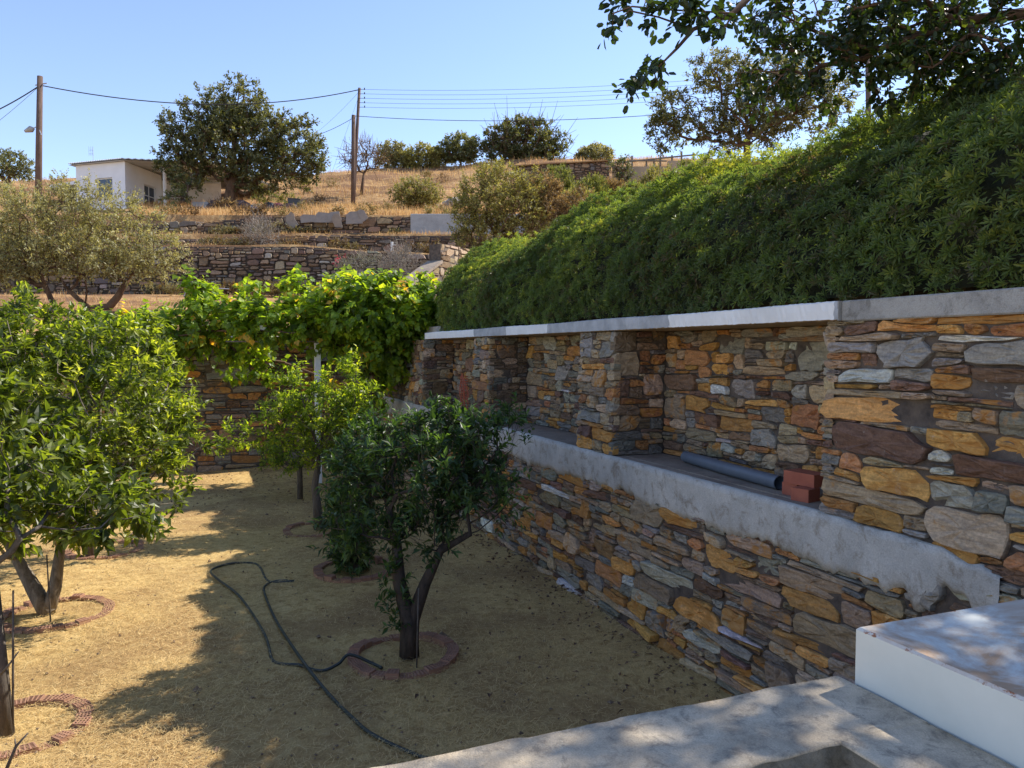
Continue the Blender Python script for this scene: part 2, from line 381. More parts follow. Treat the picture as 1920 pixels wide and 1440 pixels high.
def stones_arrays(rng, stones, frame, pal, gap=.0035, relief=.026, K=20, rings=3, jitter=.1):
    O, X, Z, OUT = [np.asarray(a, float) for a in frame]
    V = []; Q = []; T = []; C = []; R = []; CT = []; RT = []
    pw = np.array([p[1] for p in pal]); pw = pw/pw.sum(); b = 0
    for xs, bo, to, dx in stones:
        xl, xr = xs[0]-dx/2, xs[-1]+dx/2; w_ = xr-xl; hmean = (to-bo).mean()
        k = max(2, min(7, int(w_/.05)+1))
        xi = np.linspace(xl, xr, k)
        bi = np.interp(xi, xs, bo); ti = np.interp(xi, xs, to)
        ti = np.maximum(ti, bi+.006)
        P = np.vstack([np.column_stack([xi, bi]), [[xr, (bi[-1]+ti[-1])/2]], np.column_stack([xi[::-1], ti[::-1]]), [[xl, (bi[0]+ti[0])/2]]])
        jt = min(hmean, w_)*jitter
        for ci, (sx, sz) in ((0, (1, 1)), (k-1, (-1, 1)), (k+1, (-1, -1)), (2*k, (1, -1))):
            if rng.random() < .42:
                q_ = rng.random()**1.6; P[ci] += np.array([sx*q_*min(.55*hmean+.02, w_*.3), sz*rng.random()*.24*hmean])
        P = P+rng.normal(0, jt*.36, P.shape)
        for _ in range(1):                                      # Chaikin corner cutting
            Pn = np.roll(P, -1, 0); P = np.stack([P*.90+Pn*.10, P*.10+Pn*.90], 1).reshape(-1, 2)
        seg = np.linalg.norm(np.roll(P, -1, 0)-P, axis=1); cum = np.concatenate([[0], np.cumsum(seg)])
        t = np.linspace(0, cum[-1], K, endpoint=False); PP = np.vstack([P, P[:1]])
        P = np.column_stack([np.interp(t, cum, PP[:, 0]), np.interp(t, cum, PP[:, 1])])
        c = P.mean(0); ext = np.array([w_/2, hmean/2])
        g = np.clip(1-gap*rng.uniform(.5, 1.7)/ext, .3, 1)
        P = c+(P-c)*g
        off = rng.normal(0, relief*.42); ta, tb = rng.normal(0, .07), rng.normal(0, .16)
        bev = min(.006, ext.min()*.22); s1 = np.clip(1-bev/ext, .3, 1); rr = []
        levels = [(np.array([1., 1.]), -.05-relief, 0), (np.array([1., 1.]), -bev*.9, .25), (s1, 0., .6), (s1*.62, relief*.05, 1.3)] if rings == 3 else [(np.array([1., 1.]), -.06, 0), (s1*.93, 0., .5)]
        for sc_, dep, nz in levels:
            q = c+(P-c)*sc_; d = dep+off+ta*(q[:, 0]-c[0])+tb*(q[:, 1]-c[1])+rng.normal(0, relief*.24, K)*nz
            if nz == 0: d = np.full(K, dep)
            rr.append(O+np.outer(q[:, 0], X)+np.outer(q[:, 1], Z)+np.outer(d, OUT))
        cen = O+c[0]*X+c[1]*Z+(off+relief*.08+rng.normal(0, relief*.1))*OUT
        V.append(np.vstack(rr+[cen[None]]))
        nr = len(levels); i = np.arange(K); j = (i+1) % K
        for r in range(nr-1):
            Q.append(np.column_stack([b+r*K+i, b+r*K+j, b+(r+1)*K+j, b+(r+1)*K+i]))
        T.append(np.column_stack([b+(nr-1)*K+i, b+(nr-1)*K+j, np.full(K, b+nr*K)]))
        p = pal[rng.choice(len(pal), p=pw)]
        cc = np.array(p[0])*rng.uniform(.72, 1.28)*np.array([1, 1+rng.normal(0, .04), 1+rng.normal(0, .06)])
        ru = np.clip(p[2]+rng.normal(0, .25), 0, 1)
        C.append(np.tile(cc, (K*(nr-1), 1))); CT.append(np.tile(cc, (K, 1))); R.append(np.full(K*(nr-1), ru)); RT.append(np.full(K, ru))
        b += nr*K+1
    return np.vstack(V), [np.vstack(Q), np.vstack(T)], np.vstack(C+CT), np.concatenate(R+RT)

def stonework(name, rng, panels, pal, mat, parent, loc=None, **kw):
    """panels: list of (stones, frame)"""
    Vs = []; Qs = []; Ts = []; Cq = []; Ct = []; Rq = []; Rt = []; b = 0
    for stones, frame in panels:
        if not stones: continue
        V, (Q, T), C, R = stones_arrays(rng, stones, frame, pal, **kw)
        Vs.append(V); Qs.append(Q+b); Ts.append(T+b); Cq.append(C[:len(Q)]); Ct.append(C[len(Q):]); Rq.append(R[:len(Q)]); Rt.append(R[len(Q):]); b += len(V)
    return np_mesh(name, np.vstack(Vs), [np.vstack(Qs), np.vstack(Ts)], mat, parent, False,
                   {'col': ('FACE', 'COLOR', np.vstack(Cq+Ct)), 'rust': ('FACE', 'FLOAT', np.concatenate(Rq+Rt))}, loc=loc)
cst = lambda z: (lambda x: np.full(np.shape(x), float(z)))

# ------------------------------------------------------------------ leaves and plants
def unit(a): return a/(np.linalg.norm(a, axis=-1, keepdims=True)+1e-9)
SHAPES = {   # (along, side, lift) outline points in leaf units and faces
    'fold': ([(0, 0, 0), (.42, .5, .10), (.5, 0, -.04), (.42, -.5, .10), (1, 0, -.14)], [(0, 2, 1), (0, 3, 2), (1, 2, 4), (2, 3, 4)]),
    'flat': ([(0, 0, 0), (.5, .5, .03), (1, 0, -.05), (.5, -.5, .03)], [(0, 3, 2), (0, 2, 1)]),
    'narrow': ([(0, 0, 0), (.66, .5, .08), (1, 0, -.02), (.66, -.5, .08)], [(0, 3, 2), (0, 2, 1)]),
    'round': ([(0, 0, 0), (.22, .40, .05), (.75, .46, .05), (1, 0, -.06), (.75, -.46, .05), (.22, -.40, .05)], [(0, 3, 1), (1, 3, 2), (0, 5, 3), (5, 4, 3)]),
    'vine': ([(.32, 0, -.05), (0, 0, 0), (-.08, .36, .04), (.36, .56, .02), (.52, .34, .03), (1, 0, -.10), (.52, -.34, .03), (.36, -.56, .02), (-.08, -.36, .04)],
             [(0, 2, 1), (0, 3, 2), (0, 4, 3), (0, 5, 4), (0, 6, 5), (0, 7, 6), (0, 8, 7), (0, 1, 8)]),
}
def leaf_arrays(P, D, Nn, Ln, Wd, kind):
    D = unit(D); S = unit(np.cross(D, Nn)); Nn = np.cross(S, D)
    sh, fs = SHAPES[kind]; sh = np.array(sh); fs = np.array(fs); n = len(P)
    V = (P[:, None]+D[:, None]*(sh[None, :, 0:1]*Ln[:, None, None])+S[:, None]*(sh[None, :, 1:2]*Wd[:, None, None])+Nn[:, None]*(sh[None, :, 2:3]*Ln[:, None, None]))
    Fc = (np.arange(n)*len(sh))[:, None, None]+fs[None]
    return V.reshape(-1, 3), Fc.reshape(-1, 3), len(fs)
def leaf_object(name, mat, parent, loc, batches):
    """batches: (P, D, N, L, W, kind, v)"""
    Vs = []; Fs = []; At = []; b = 0
    for P, D, Nn, Ln, Wd, kind, v in batches:
        V, Fc, k = leaf_arrays(P, D, Nn, Ln, Wd, kind); Vs.append(V); Fs.append(Fc+b); At.append(np.repeat(v, k)); b += len(V)
    return np_mesh(name, np.vstack(Vs), [np.vstack(Fs)], mat, parent, False, {'v': ('FACE', 'FLOAT', np.clip(np.concatenate(At), 0, 1))}, loc=loc)

def skeleton(rng, trunks, tips, pw=.35):
    """joins every tip to the growing limb system; returns nodes, parents, and radii by the pipe rule"""
    P = []; par = []; plen = []; fixed = []
    for tr in trunks:
        last = -1
        for k, (p, r) in enumerate(tr):
            if k == 0 and len(P) and np.allclose(p, P[0]): last = 0; continue
            P.append(np.asarray(p, float)); par.append(last); fixed.append(r)
            plen.append(0 if last < 0 else plen[last]+np.linalg.norm(P[-1]-P[last])); last = len(P)-1
    n0 = len(P); can = [i for i in range(n0) if i >= 1] or [0]
    tips = np.asarray(tips); m = len(tips)
    best = np.full(m, 1e9); bi = np.zeros(m, int)
    def upd(i):
        d = np.linalg.norm(tips-P[i], axis=1)+pw*plen[i]+np.where(tips[:, 2] < P[i][2]-.05, .25*np.linalg.norm(tips-P[i], axis=1), 0)
        k = d < best; best[k] = d[k]; bi[k] = i
    for i in can: upd(i)
    done = np.zeros(m, bool); tip_node = np.zeros(m, int)
    for _ in range(m):
        j = int(np.argmin(np.where(done, 1e9, best))); done[j] = True
        a = P[bi[j]]; c = tips[j]; d = np.linalg.norm(c-a)
        mid = (a+c)/2+rng.normal(0, d*.09, 3)+np.array([0, 0, -.04*d])
        P.append(mid); par.append(int(bi[j])); plen.append(plen[bi[j]]+d*.5); fixed.append(0); mi = len(P)-1
        P.append(c); par.append(mi); plen.append(plen[mi]+d*.5); fixed.append(0); tip_node[j] = len(P)-1
        upd(mi); upd(len(P)-1)
    return np.array(P), par, fixed, tip_node
def limbs_mesh(name, mat, parent, loc, P, par, fixed, tip_r, expo=2.2, sides=6, twigs=None, maxr=None):
    n = len(P); acc = np.zeros(n)
    for i in range(n-1, -1, -1):
        if acc[i] == 0: acc[i] = tip_r**expo
        if par[i] >= 0: acc[par[i]] += acc[i]
    R = acc**(1/expo)
    if maxr: R = np.minimum(R, maxr)
    R = np.maximum(R, np.array(fixed)*1.0); 
    for i, f in enumerate(fixed):
        if f: R[i] = f
    for i in range(n):
        if par[i] >= 0: R[i] = min(R[i], R[par[i]])
    mb = MB(); kids = {}
    for i in range(n): kids.setdefault(par[i], []).append(i)
    # chains: follow the thickest child
    stack = list(kids.get(-1, []))
    roots = [(-1, i) for i in stack]
    while roots:
        s, i = roots.pop(); pts = []; rad = []
        if s >= 0: pts.append(P[s]); rad.append(R[i])
        while True:
            pts.append(P[i]); rad.append(R[i]); ks = kids.get(i, [])
            if not ks: break
            ks = sorted(ks, key=lambda q: -R[q])
            for q in ks[1:]: roots.append((i, q))
            i = ks[0]
        if len(pts) > 1:
            rad[-1] *= .6
            mb.tube(pts, rad, sides if max(rad) > tip_r*2.5 else 4)
    for a, b_, r in (twigs or []): mb.tube([a, (np.asarray(a)+np.asarray(b_))/2+np.random.RandomState(int(abs(a[0])*1e4) % 9999).normal(0, .012, 3), b_], [r, r*.8, r*.4], 3, False)
    return mb.build(name, mat, parent, True, loc)

def sample_blobs(rng, blobs, n, inner=.45):
    b = np.array([q[:6] for q in blobs], float); wt = (b[:, 3]*b[:, 4]*b[:, 5])**.72
    if len(blobs[0]) > 6: wt = wt*np.array([q[6] for q in blobs])
    k = rng.choice(len(b), n, p=wt/wt.sum()); d = unit(rng.normal(size=(n, 3))); r = rng.uniform(inner**3, 1, n)**(1/3.)
    P = b[k, :3]+d*b[k, 3:6]*r[:, None]
    return P, unit(d/b[k, 3:6])
def sprigs(rng, tips, outd, per, twl, n_leaf, Ln, kind, asp=.42, up=.3, droop=.0, vbase=0., vspread=.35, open_=1., cl=None):
    """short shoots at every tip with leaves set along them"""
    m = len(tips); T = np.repeat(tips, per, 0); O_ = np.repeat(outd, per, 0)
    sd_ = unit(O_*.7+rng.normal(0, .65, (m*per, 3))+np.array([0, 0, up])); tl = twl*rng.uniform(.5, 1.3, m*per)
    k = m*per; t = np.tile(np.linspace(.15, 1, n_leaf), k)
    B = np.repeat(T, n_leaf, 0); S = np.repeat(sd_, n_leaf, 0); tt = np.repeat(tl, n_leaf)*t
    rnd = rng.normal(size=(k*n_leaf, 3)); side = unit(rnd-S*np.sum(rnd*S, 1, keepdims=True))
    P = B+S*tt[:, None]
    D = unit(S*(.45+.5*t[:, None])+side*open_+np.array([0, 0, -droop]))
    Nn = unit(np.cross(np.cross(D, [0, 0, 1.]+S*.5), D)+rng.normal(0, .45, (k*n_leaf, 3)))
    ln = Ln*rng.uniform(.6, 1.2, k*n_leaf)*(1.05-.25*t)
    cv = np.repeat(rng.normal(0, vspread*.5, m), per*n_leaf)
    v = vbase+.38+cv+rng.normal(0, vspread*.55, k*n_leaf)+.18*(t-.5)
    tw = [(T[i], T[i]+sd_[i]*tl[i]) for i in range(k)]
    return (P, D, Nn, ln, ln*asp, kind, v), tw

def tree(name, label, cat, base, blobs, trunks, nclust, per, n_leaf, twl, Ln, kind, lmat, bmat, group=None, tip_r=.006, seed=1, asp=.42,
         up=.3, droop=0., sides=7, twig_share=0., bare=None, inner=.45, vspread=.35, vbase=0., extra=None, maxr=None, pw=.35, shrub=False, open_=1.):
    rng = np.random.default_rng(seed); base = np.asarray(base, float)
    root = empty(name, base, 0, label, cat, group)
    tips, outd = sample_blobs(rng, blobs, nclust, inner)
    trunks_abs = [[(base+np.array(p), r) for p, r in tr] for tr in trunks]
    P, par, fixed, tn = skeleton(rng, trunks_abs, tips, pw)
    batch, tw = sprigs(rng, tips, outd, per, twl, n_leaf, Ln, kind, asp, up, droop, vbase, vspread, open_)
    tws = []
    if twig_share:
        pick = rng.random(len(tw)) < twig_share; tws = [(a, b_, tip_r*.55) for (a, b_), q in zip(tw, pick) if q]
    if bare:
        nb, ln_, rr = bare; bt, bo = sample_blobs(rng, blobs, nb, .5)
        bd = unit(bo*.5+rng.normal(0, .5, (nb, 3))+np.array([0, 0, .5])); tws += [(bt[i], bt[i]+bd[i]*ln_*rng.uniform(.5, 1.2), rr) for i in range(nb)]
    limbs_mesh('stems' if shrub else 'trunk', bmat, root, base, P, par, fixed, tip_r, sides=sides, twigs=tws, maxr=maxr)
    leaf_object('foliage' if shrub else 'crown', lmat, root, base, [batch]+(extra(rng) if extra else []))
    return root

# ------------------------------------------------------------------ terrain
RX = np.array([-900, 0, 300, 560, 620, 800, 900, 1000, 1200, 1400, 2600]); RY = np.array([352, 342, 342, 336, 327, 320, 312, 306, 300, 305, 340])
def ybw(x): return np.clip((17.2+.366*x)/.931, -8, 27)         # the line of the back garden wall
def w1top(x): return np.interp(x, [-30, -8, -5, 0], [6.55, 6.55, 6.3, 6.15])
W1Y, W2Y, W3Y = 30., 33.2, 36.
def hz(x, y):
    x = np.asarray(x, float); y = np.asarray(y, float)
    px = 960+F*x/np.maximum(y, 1); z75 = EYE+(655-np.interp(px, RX, RY))/F*75
    y0 = ybw(x); a = np.clip((y-y0)/(W1Y-y0), 0, 1); zA = 2.75+(4.65-2.75)*a**.9
    zB = w1top(x)+.06*(y-W1Y)
    zC = 7.45+.1*(y-W2Y)
    t = np.clip((y-W3Y)/(50-W3Y), 0, 1); zD = 8.7+(11.4-8.7)*t
    t2 = np.clip((y-50)/25, 0, 1); zD = zD+(z75-11.4)*(t2*(1.0+.25*t2*(1-t2)))
    zD = zD-np.clip(y-77, 0, 400)*.05
    z = np.where(y < W1Y+.25, zA, np.where(y < W2Y+.25, zB, np.where(y < W3Y+.25, zC, zD)))
    bumps = .09*np.sin(x*1.1+y*.7)*np.sin(y*.9-x*.35)+.05*np.sin(x*2.7+1)*np.sin(y*2.1)
    far = np.clip((y-37)/12, 0, 1)
    bumps = bumps*(.35+.65*far)+far*(.28*np.sin(x*.31+y*.23)*np.sin(y*.41-x*.13))
    return z+bumps*np.clip((y-y0)/2, 0, 1)
def on(px, Y): x = (px-960)/F*Y*1.0; return np.array([x, Y, float(hz(x, Y))])

def grid_mesh(name, X, Y, Z, mat, **kw):
    r, c = X.shape; V = np.stack([X, Y, Z], -1).reshape(-1, 3); i = np.arange(r*c).reshape(r, c)
    Q = np.stack([i[:-1, :-1], i[:-1, 1:], i[1:, 1:], i[1:, :-1]], -1).reshape(-1, 4)
    return np_mesh(name, V, [Q], mat, smooth=True, **kw)
g = np_mesh('ground', *(lambda xs, ys: (np.stack([*np.meshgrid(xs, ys), (lambda X, Y: .018*np.sin(X*1.7+Y)*np.sin(Y*1.3)+.010*np.sin(X*5+2)*np.sin(Y*4.3+X))(*np.meshgrid(xs, ys))], -1).reshape(-1, 3),
    [(lambda i: np.stack([i[:-1, :-1], i[:-1, 1:], i[1:, 1:], i[1:, :-1]], -1).reshape(-1, 4))(np.arange(len(xs)*len(ys)).reshape(len(ys), len(xs)))]))(np.linspace(-26, 8, 220), np.linspace(-12, 24, 220)), M['ground'], None, True)
tag(g, 'dry straw covered garden soil', None, None, 'structure')
xs = np.unique(np.concatenate([np.linspace(-160, -45, 40), np.linspace(-45, 40, 240), np.linspace(40, 190, 40)]))
rows = [('a', t) for t in np.linspace(0, 1, 34)]+[('y', y) for y in (30.24, 30.26, 31, 32, 33, 33.44, 33.46, 34, 35, 36, 36.24, 36.26)]+[('y', y) for y in np.linspace(37, 80, 90)]+[('y', y) for y in (84, 90, 100, 120, 160, 220, 300)]
Xg = np.tile(xs, (len(rows), 1)); Yg = np.array([(ybw(xs)+(30.2-ybw(xs))*t) if k == 'a' else np.full(len(xs), t) for k, t in rows])
h = grid_mesh('hillside', Xg, Yg, hz(Xg, Yg), M['hill']); tag(h, kind='structure')
# level behind the right-hand wall and the terrace the camera stands on
mb = MB(); a, b_, c, d = W(-8, 4.12, 2.64), W(17.25, 4.12, 2.72), W(17.25, 60, 3.1), W(-8, 60, 3.1)
mb.add([a, b_, c, d], [(3, 2, 1, 0)]); tag(mb.build('upper_ground', M['hill']), kind='structure')

# ------------------------------------------------------------------ right-hand garden wall (local frame: x = along, y = towards garden, z = up)
BAT = .025
def wn(z): return -(3.45+BAT*z)                                  # local y of the wall face at height z
ZB = np.array([0, -BAT, 1.])
S_END = 17.0
rw = empty('stone_garden_wall', (0, 0, 0), WALL_ROT, 'rubble wall with three roofed alcoves and a grey concrete band, right side of garden', 'stone wall')
R = np.random.default_rng(11)
fr = ((0, wn(0), 0), (1, 0, 0), ZB, (0, 1, 0))
BE = 2.93                                                       # where the plaster band dies out
low = pack(R, -1.6, S_END, cst(-.05), lambda x: np.where(x > BE, 1.22, 2.67), .35, .074)
up1 = pack(R, BE, 3.69, cst(1.50), cst(2.67), .35, .076)
p1 = [(s.tolist() if False else s) for s in low+up1]
stonework('stonework', R, [(p1, fr)], PAL, M['stone'], rw)
PIERS = [(6.33, 7.07), (9.77, 10.42), (13.22, 14.6)]; ALC = [(3.69, 6.33), (7.07, 9.77), (10.42, 13.22)]; DEP = .56
for a, b_ in PIERS:
    st = pack(R, a, b_, cst(1.5), cst(2.67), .26, .09)
    stonework('pier', R, [(st, fr)], PAL, M['stone'], rw)
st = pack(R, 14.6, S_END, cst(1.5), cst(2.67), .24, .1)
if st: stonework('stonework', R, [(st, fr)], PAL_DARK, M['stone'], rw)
for a, b_ in ALC:
    st = pack(R, a, b_, cst(1.5), cst(2.67), .27, .075)
    f2 = ((0, wn(0)-DEP, 0), (1, 0, 0), ZB, (0, 1, 0))
    s2 = pack(R, 0, DEP, cst(1.5), cst(2.67), .22, .09)
    f3 = ((b_, wn(0), 0), (0, -1, 0), ZB, (-1, 0, 0)); f4 = ((a, wn(0), 0), (0, -1, 0), ZB, (1, 0, 0))
    s4 = pack(R, 0, DEP, cst(1.5), cst(2.67), .22, .09)
    stonework('alcove_back', R, [(st, f2)], PAL, M['stone'], rw)
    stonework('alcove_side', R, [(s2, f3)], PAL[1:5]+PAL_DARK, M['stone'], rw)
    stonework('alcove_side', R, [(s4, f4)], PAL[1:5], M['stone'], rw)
mb = MB()                                                       # mortar core
def core_box(mb, a, b_, y0, y1, z0, z1):                        # leaning box
    pts = [(a, y0-BAT*z0, z0), (b_, y0-BAT*z0, z0), (b_, y1-BAT*z0, z0), (a, y1-BAT*z0, z0), (a, y0-BAT*z1, z1), (b_, y0-BAT*z1, z1), (b_, y1-BAT*z1, z1), (a, y1-BAT*z1, z1)]
    mb.add(pts, [(0, 3, 2, 1), (4, 5, 6, 7), (0, 1, 5, 4), (1, 2, 6, 5), (2, 3, 7, 6), (3, 0, 4, 7)])
YF = wn(0)-.028
core_box(mb, -1.62, S_END, YF, YF-1.0, -.1, 1.44)
core_box(mb, -1.62, 3.69-.03, YF, YF-1.0, 1.441, 2.66)
for a, b_ in PIERS: core_box(mb, a+.03, b_-.03 if b_ < 14 else S_END, YF, YF-DEP+.002, 1.442, 2.66)
core_box(mb, 3.663, S_END, YF-DEP, YF-1.0, 1.443, 2.66)
mb.build('mortar_core', M['mortar'], rw)
# plaster band with ragged lower edge and right end
def band():
    rng = np.random.default_rng(5); S = np.arange(BE-.42, S_END, .02); n = len(S)
    def rag(n, amp, k):
        x = np.zeros(n)
        for q, a_ in k: x += a_*np.interp(np.arange(n), np.arange(0, n+q, q), rng.normal(0, 1, len(np.arange(0, n+q, q))))
        return x*amp
    zb = 1.185+rag(n, .022, [(2, .5), (5, .7), (22, .8)])
    zt = np.full(n, 1.502)
    e = np.clip((S-(BE-.42))/.75, 0, 1)                         # the smear beyond the last pier
    zb = np.where(S < 3.35, zb-.02+rag(n, .03, [(3, 1)])*(S < 3.3), zb)
    zt = np.where(S < 3.69, 1.50-.03*(3.69-S)+rag(n, .008, [(4, 1)]), zt)
    zb = np.where(S < BE, zb+.14*(BE-S)/.42+rag(n, .03, [(3, 1), (7, 1)]), zb)
    zt = np.where(S < BE-.1, zt-.06*(BE-.1-S)/.3+rag(n, .015, [(3, 1)]), zt)
    zb = np.minimum(zb, zt-.01); rows = 7
    T = np.linspace(0, 1, rows); Z = zb[None]+(zt-zb)[None]*T[:, None]
    Yd = wn(0)-BAT*Z+.020+rng.normal(0, .0022, Z.shape)+.006*np.sin(S*1.7)[None]; Yd[0] -= .012
    X = np.tile(S, (rows, 1))
    Xb = np.concatenate([X[:1], X, X[-1:]]); Zb = np.concatenate([Z[:1], Z, Z[-1:]]); Yb = np.concatenate([Yd[:1]-.07, Yd, np.where(S > 3.69, wn(1.5)-.03, Yd[-1]-.05)[None]])
    r, c = Xb.shape; V = np.stack([Xb, Yb, Zb], -1).reshape(-1, 3); i = np.arange(r*c).reshape(r, c)
    Q = np.stack([i[:-1, :-1], i[1:, :-1], i[1:, 1:], i[:-1, 1:]], -1).reshape(-1, 4)
    return np_mesh('concrete_band', V, [Q], M['band'], rw, True)
band()
mb = MB()
for a, b_ in ALC: mb.box(a+.001, b_-.001, wn(1.5)-DEP+.0, wn(1.5)-.028, 1.45, 1.499)
for a, b_ in ALC[:1]: mb.box(a+.3, b_-.02, wn(1.5)-.14, wn(1.5)-.125, 1.499, 1.504)
mb.build('ledge', M['ledge'], rw)
# roof slab, painted in patches
def slab():
    S = np.arange(3.56, 13.0, .025); n = len(S); rng = np.random.default_rng(3)
    jit = lambda a: rng.normal(0, a, n)
    z0, z1, yf, yb = 2.672, 2.785, wn(2.67)+.035, wn(2.67)-.9
    prof = [(yb, z0), (yf-.02, z0), (yf, z0+.006), (yf+.002, (z0+z1)/2), (yf, z1-.008), (yf-.012, z1), (yb, z1)]
    V = []
    for y, z in prof: V.append(np.column_stack([S, y+jit(.0015)*(y > yb), z+jit(.0012)+.004*np.sin(S*2.2)*(z > z0+.05)]))
    V = np.vstack(V); r, c = len(prof), n; i = np.arange(r*c).reshape(r, c)
    Q = np.stack([i[:-1, :-1], i[1:, :-1], i[1:, 1:], i[:-1, 1:]], -1).reshape(-1, 4)
    Q = np.vstack([Q, np.stack([i[-1, :-1], i[0, :-1], i[0, 1:], i[-1, 1:]], -1)])
    p = np.interp(S, [3.4, 3.58, 3.62, 5.3, 5.42, 7.75, 7.85, 9.0, 9.15, 10.3, 10.4, 14], [0, 0, 1, 1, 0, 0, 1, 1, 0, 0, 1, 1])
    o = np_mesh('roof_slab', V, [Q], M['slab'], rw, False, {'paint': ('POINT', 'FLOAT', np.tile(p, r))})
    return o
slab()
caps = MB()
caps.box(12.976, 13.006, wn(2.67)-.9, wn(2.67)+.033, 2.673, 2.784)
caps.build('slab_end', M['white'], rw)
caps = MB(); caps.box(3.556, 3.566, wn(2.67)-.9, wn(2.67)+.0365, 2.671, 2.787); caps.build('slab_end', M['coping'], rw)
mb = MB(); mb.box(-1.7, 3.5595, wn(2.67)-.9, wn(2.67)+.015, 2.665, 2.788, bev=.008); mb.build('coping', M['coping'], rw)
mb = MB(); mb.box(12.7, 14.7, wn(2.67)-.95, wn(2.67)-.16, 2.79, 2.90, bev=.01); mb.box(14.2, S_END+.1, wn(2.67)-.95, wn(2.67)+.01, 2.665, 2.788, bev=.008); mb.build('coping', M['coping'], rw)

# things lying in the alcoves
mb = MB(); yb = wn(1.5)
mb.tube([(4.36, yb-.27, 1.552), (5.1, yb-.33, 1.554), (5.74, yb-.42, 1.552)], .050, 20, False)
mb.tube([(5.74, yb-.42, 1.552), (5.1, yb-.33, 1.554), (4.36, yb-.27, 1.552)], .045, 20, False)
pr = empty('drain_pipe', tuple(W(5.1, 3.8, 1.5)), WALL_ROT, 'grey plastic pipe lying on the alcove ledge beside the red blocks', 'pipe')
po = mb.build('pipe_body', M['pipe'], pr, True); po.location = (-5.1, 3.8, -1.5)
def hollow_brick(name, label, loc, rz, dims, group='red hollow blocks stacked in the first alcove'):
    l, w_, h_ = dims; t = .012; nx, nz = 3, 2
    root = empty(name, loc, rz, label, 'brick', group); mb = MB()
    cw = (l-t*(nx+1))/nx; ch = (h_-t*(nz+1))/nz
    mb.box(-l/2, l/2, -w_/2+.02, w_/2, 0, h_)
    y0, y1 = -w_/2, -w_/2+.0195
    for i in range(nx+1): mb.box(-l/2+i*(cw+t), -l/2+i*(cw+t)+t, y0, y1, 0, h_)
    for j in range(nz+1):
        for i in range(nx): mb.box(-l/2+t+i*(cw+t)+.0004, -l/2+t+i*(cw+t)+cw-.0004, y0+.0008, y1, j*(ch+t)+.0003, j*(ch+t)+t-.0003)
    mb.build('clay_body', M['brick_bright'], root)
    mb = MB(); 
    for i in range(nx):
        for j in range(nz):
            a = -l/2+t+i*(cw+t)+.001; z = t+j*(ch+t)+.001
            mb.box(a, a+cw-.002, y1-.004, y1-.001, z, z+ch-.002)
    mb.build('hole_shade_plates', M['hole'], root)  # dark plates stand in for the shade inside the cells
    return root
hollow_brick('hollow_brick', 'red hollow block standing upright behind the paler one, by the pipe end', W(4.18, 3.74, 1.5), WALL_ROT+pi/2+.1, (.12, .13, .085))
hollow_brick('hollow_brick', 'pale pinkish hollow block lowest and nearest the wall edge in the alcove', W(4.00, 3.66, 1.5), WALL_ROT+pi/2+.25, (.13, .13, .085))
hollow_brick('hollow_brick', 'red hollow block lying topmost across the two others', W(4.09, 3.75, 1.587), WALL_ROT+.1, (.26, .15, .085))
def net():
    rng = np.random.default_rng(8); mb = MB()
    root = empty('plastic_netting', W(11.9, 3.85, 1.5), WALL_ROT, 'crumpled orange plastic netting standing in the farthest alcove', 'netting')
    for i in range(9):
        x = -.17+.04*i; mb.tube([(x*.7+rng.normal(0, .01), .02*math.sin(i), 0), (x+rng.normal(0, .02), .06*math.sin(i*1.3), .3), (x*.5+.05, .03, .62-.02*abs(i-4))], .006, 4)
    for j in range(14):
        z = .04+.04*j; mb.tube([(-.17+.02*k+.0, .05*math.sin((k*.5)*1.3), z+rng.normal(0, .006)) for k in range(17)], .005, 4)
    mb.build('mesh', M['net'], root)
net()

# ------------------------------------------------------------------ back garden wall
bw = empty('stone_back_wall', tuple(W(17.0, 0, 0)), math.atan2(NV[1], NV[0]), 'shaded brown rubble wall closing the far end of the garden behind the vine', 'stone wall')
R = np.random.default_rng(21)
st = pack(R, -16.5, 3.75, cst(-.05), cst(2.66), .36, .105)
stonework('stonework', R, [(st, ((0, 0, 0), (1, 0, 0), (0, 0, 1), (0, -1, 0)))], [((.42, .20, .075), .2, .7), ((.23, .205, .175), .28, .3), ((.28, .19, .125), .3, .5), ((.16, .10, .07), .2, .3)], M['stone'], bw, gap=.009)
mb = MB(); mb.box(-16.5, 4.4, .03, .4, -.1, 2.655); mb.build('mortar_core', M['mortar'], bw)
mb = MB(); mb.box(-16.5, 4.4, -.03, .42, 2.66, 2.78, bev=.012); mb.build('coping', M['coping'], bw)

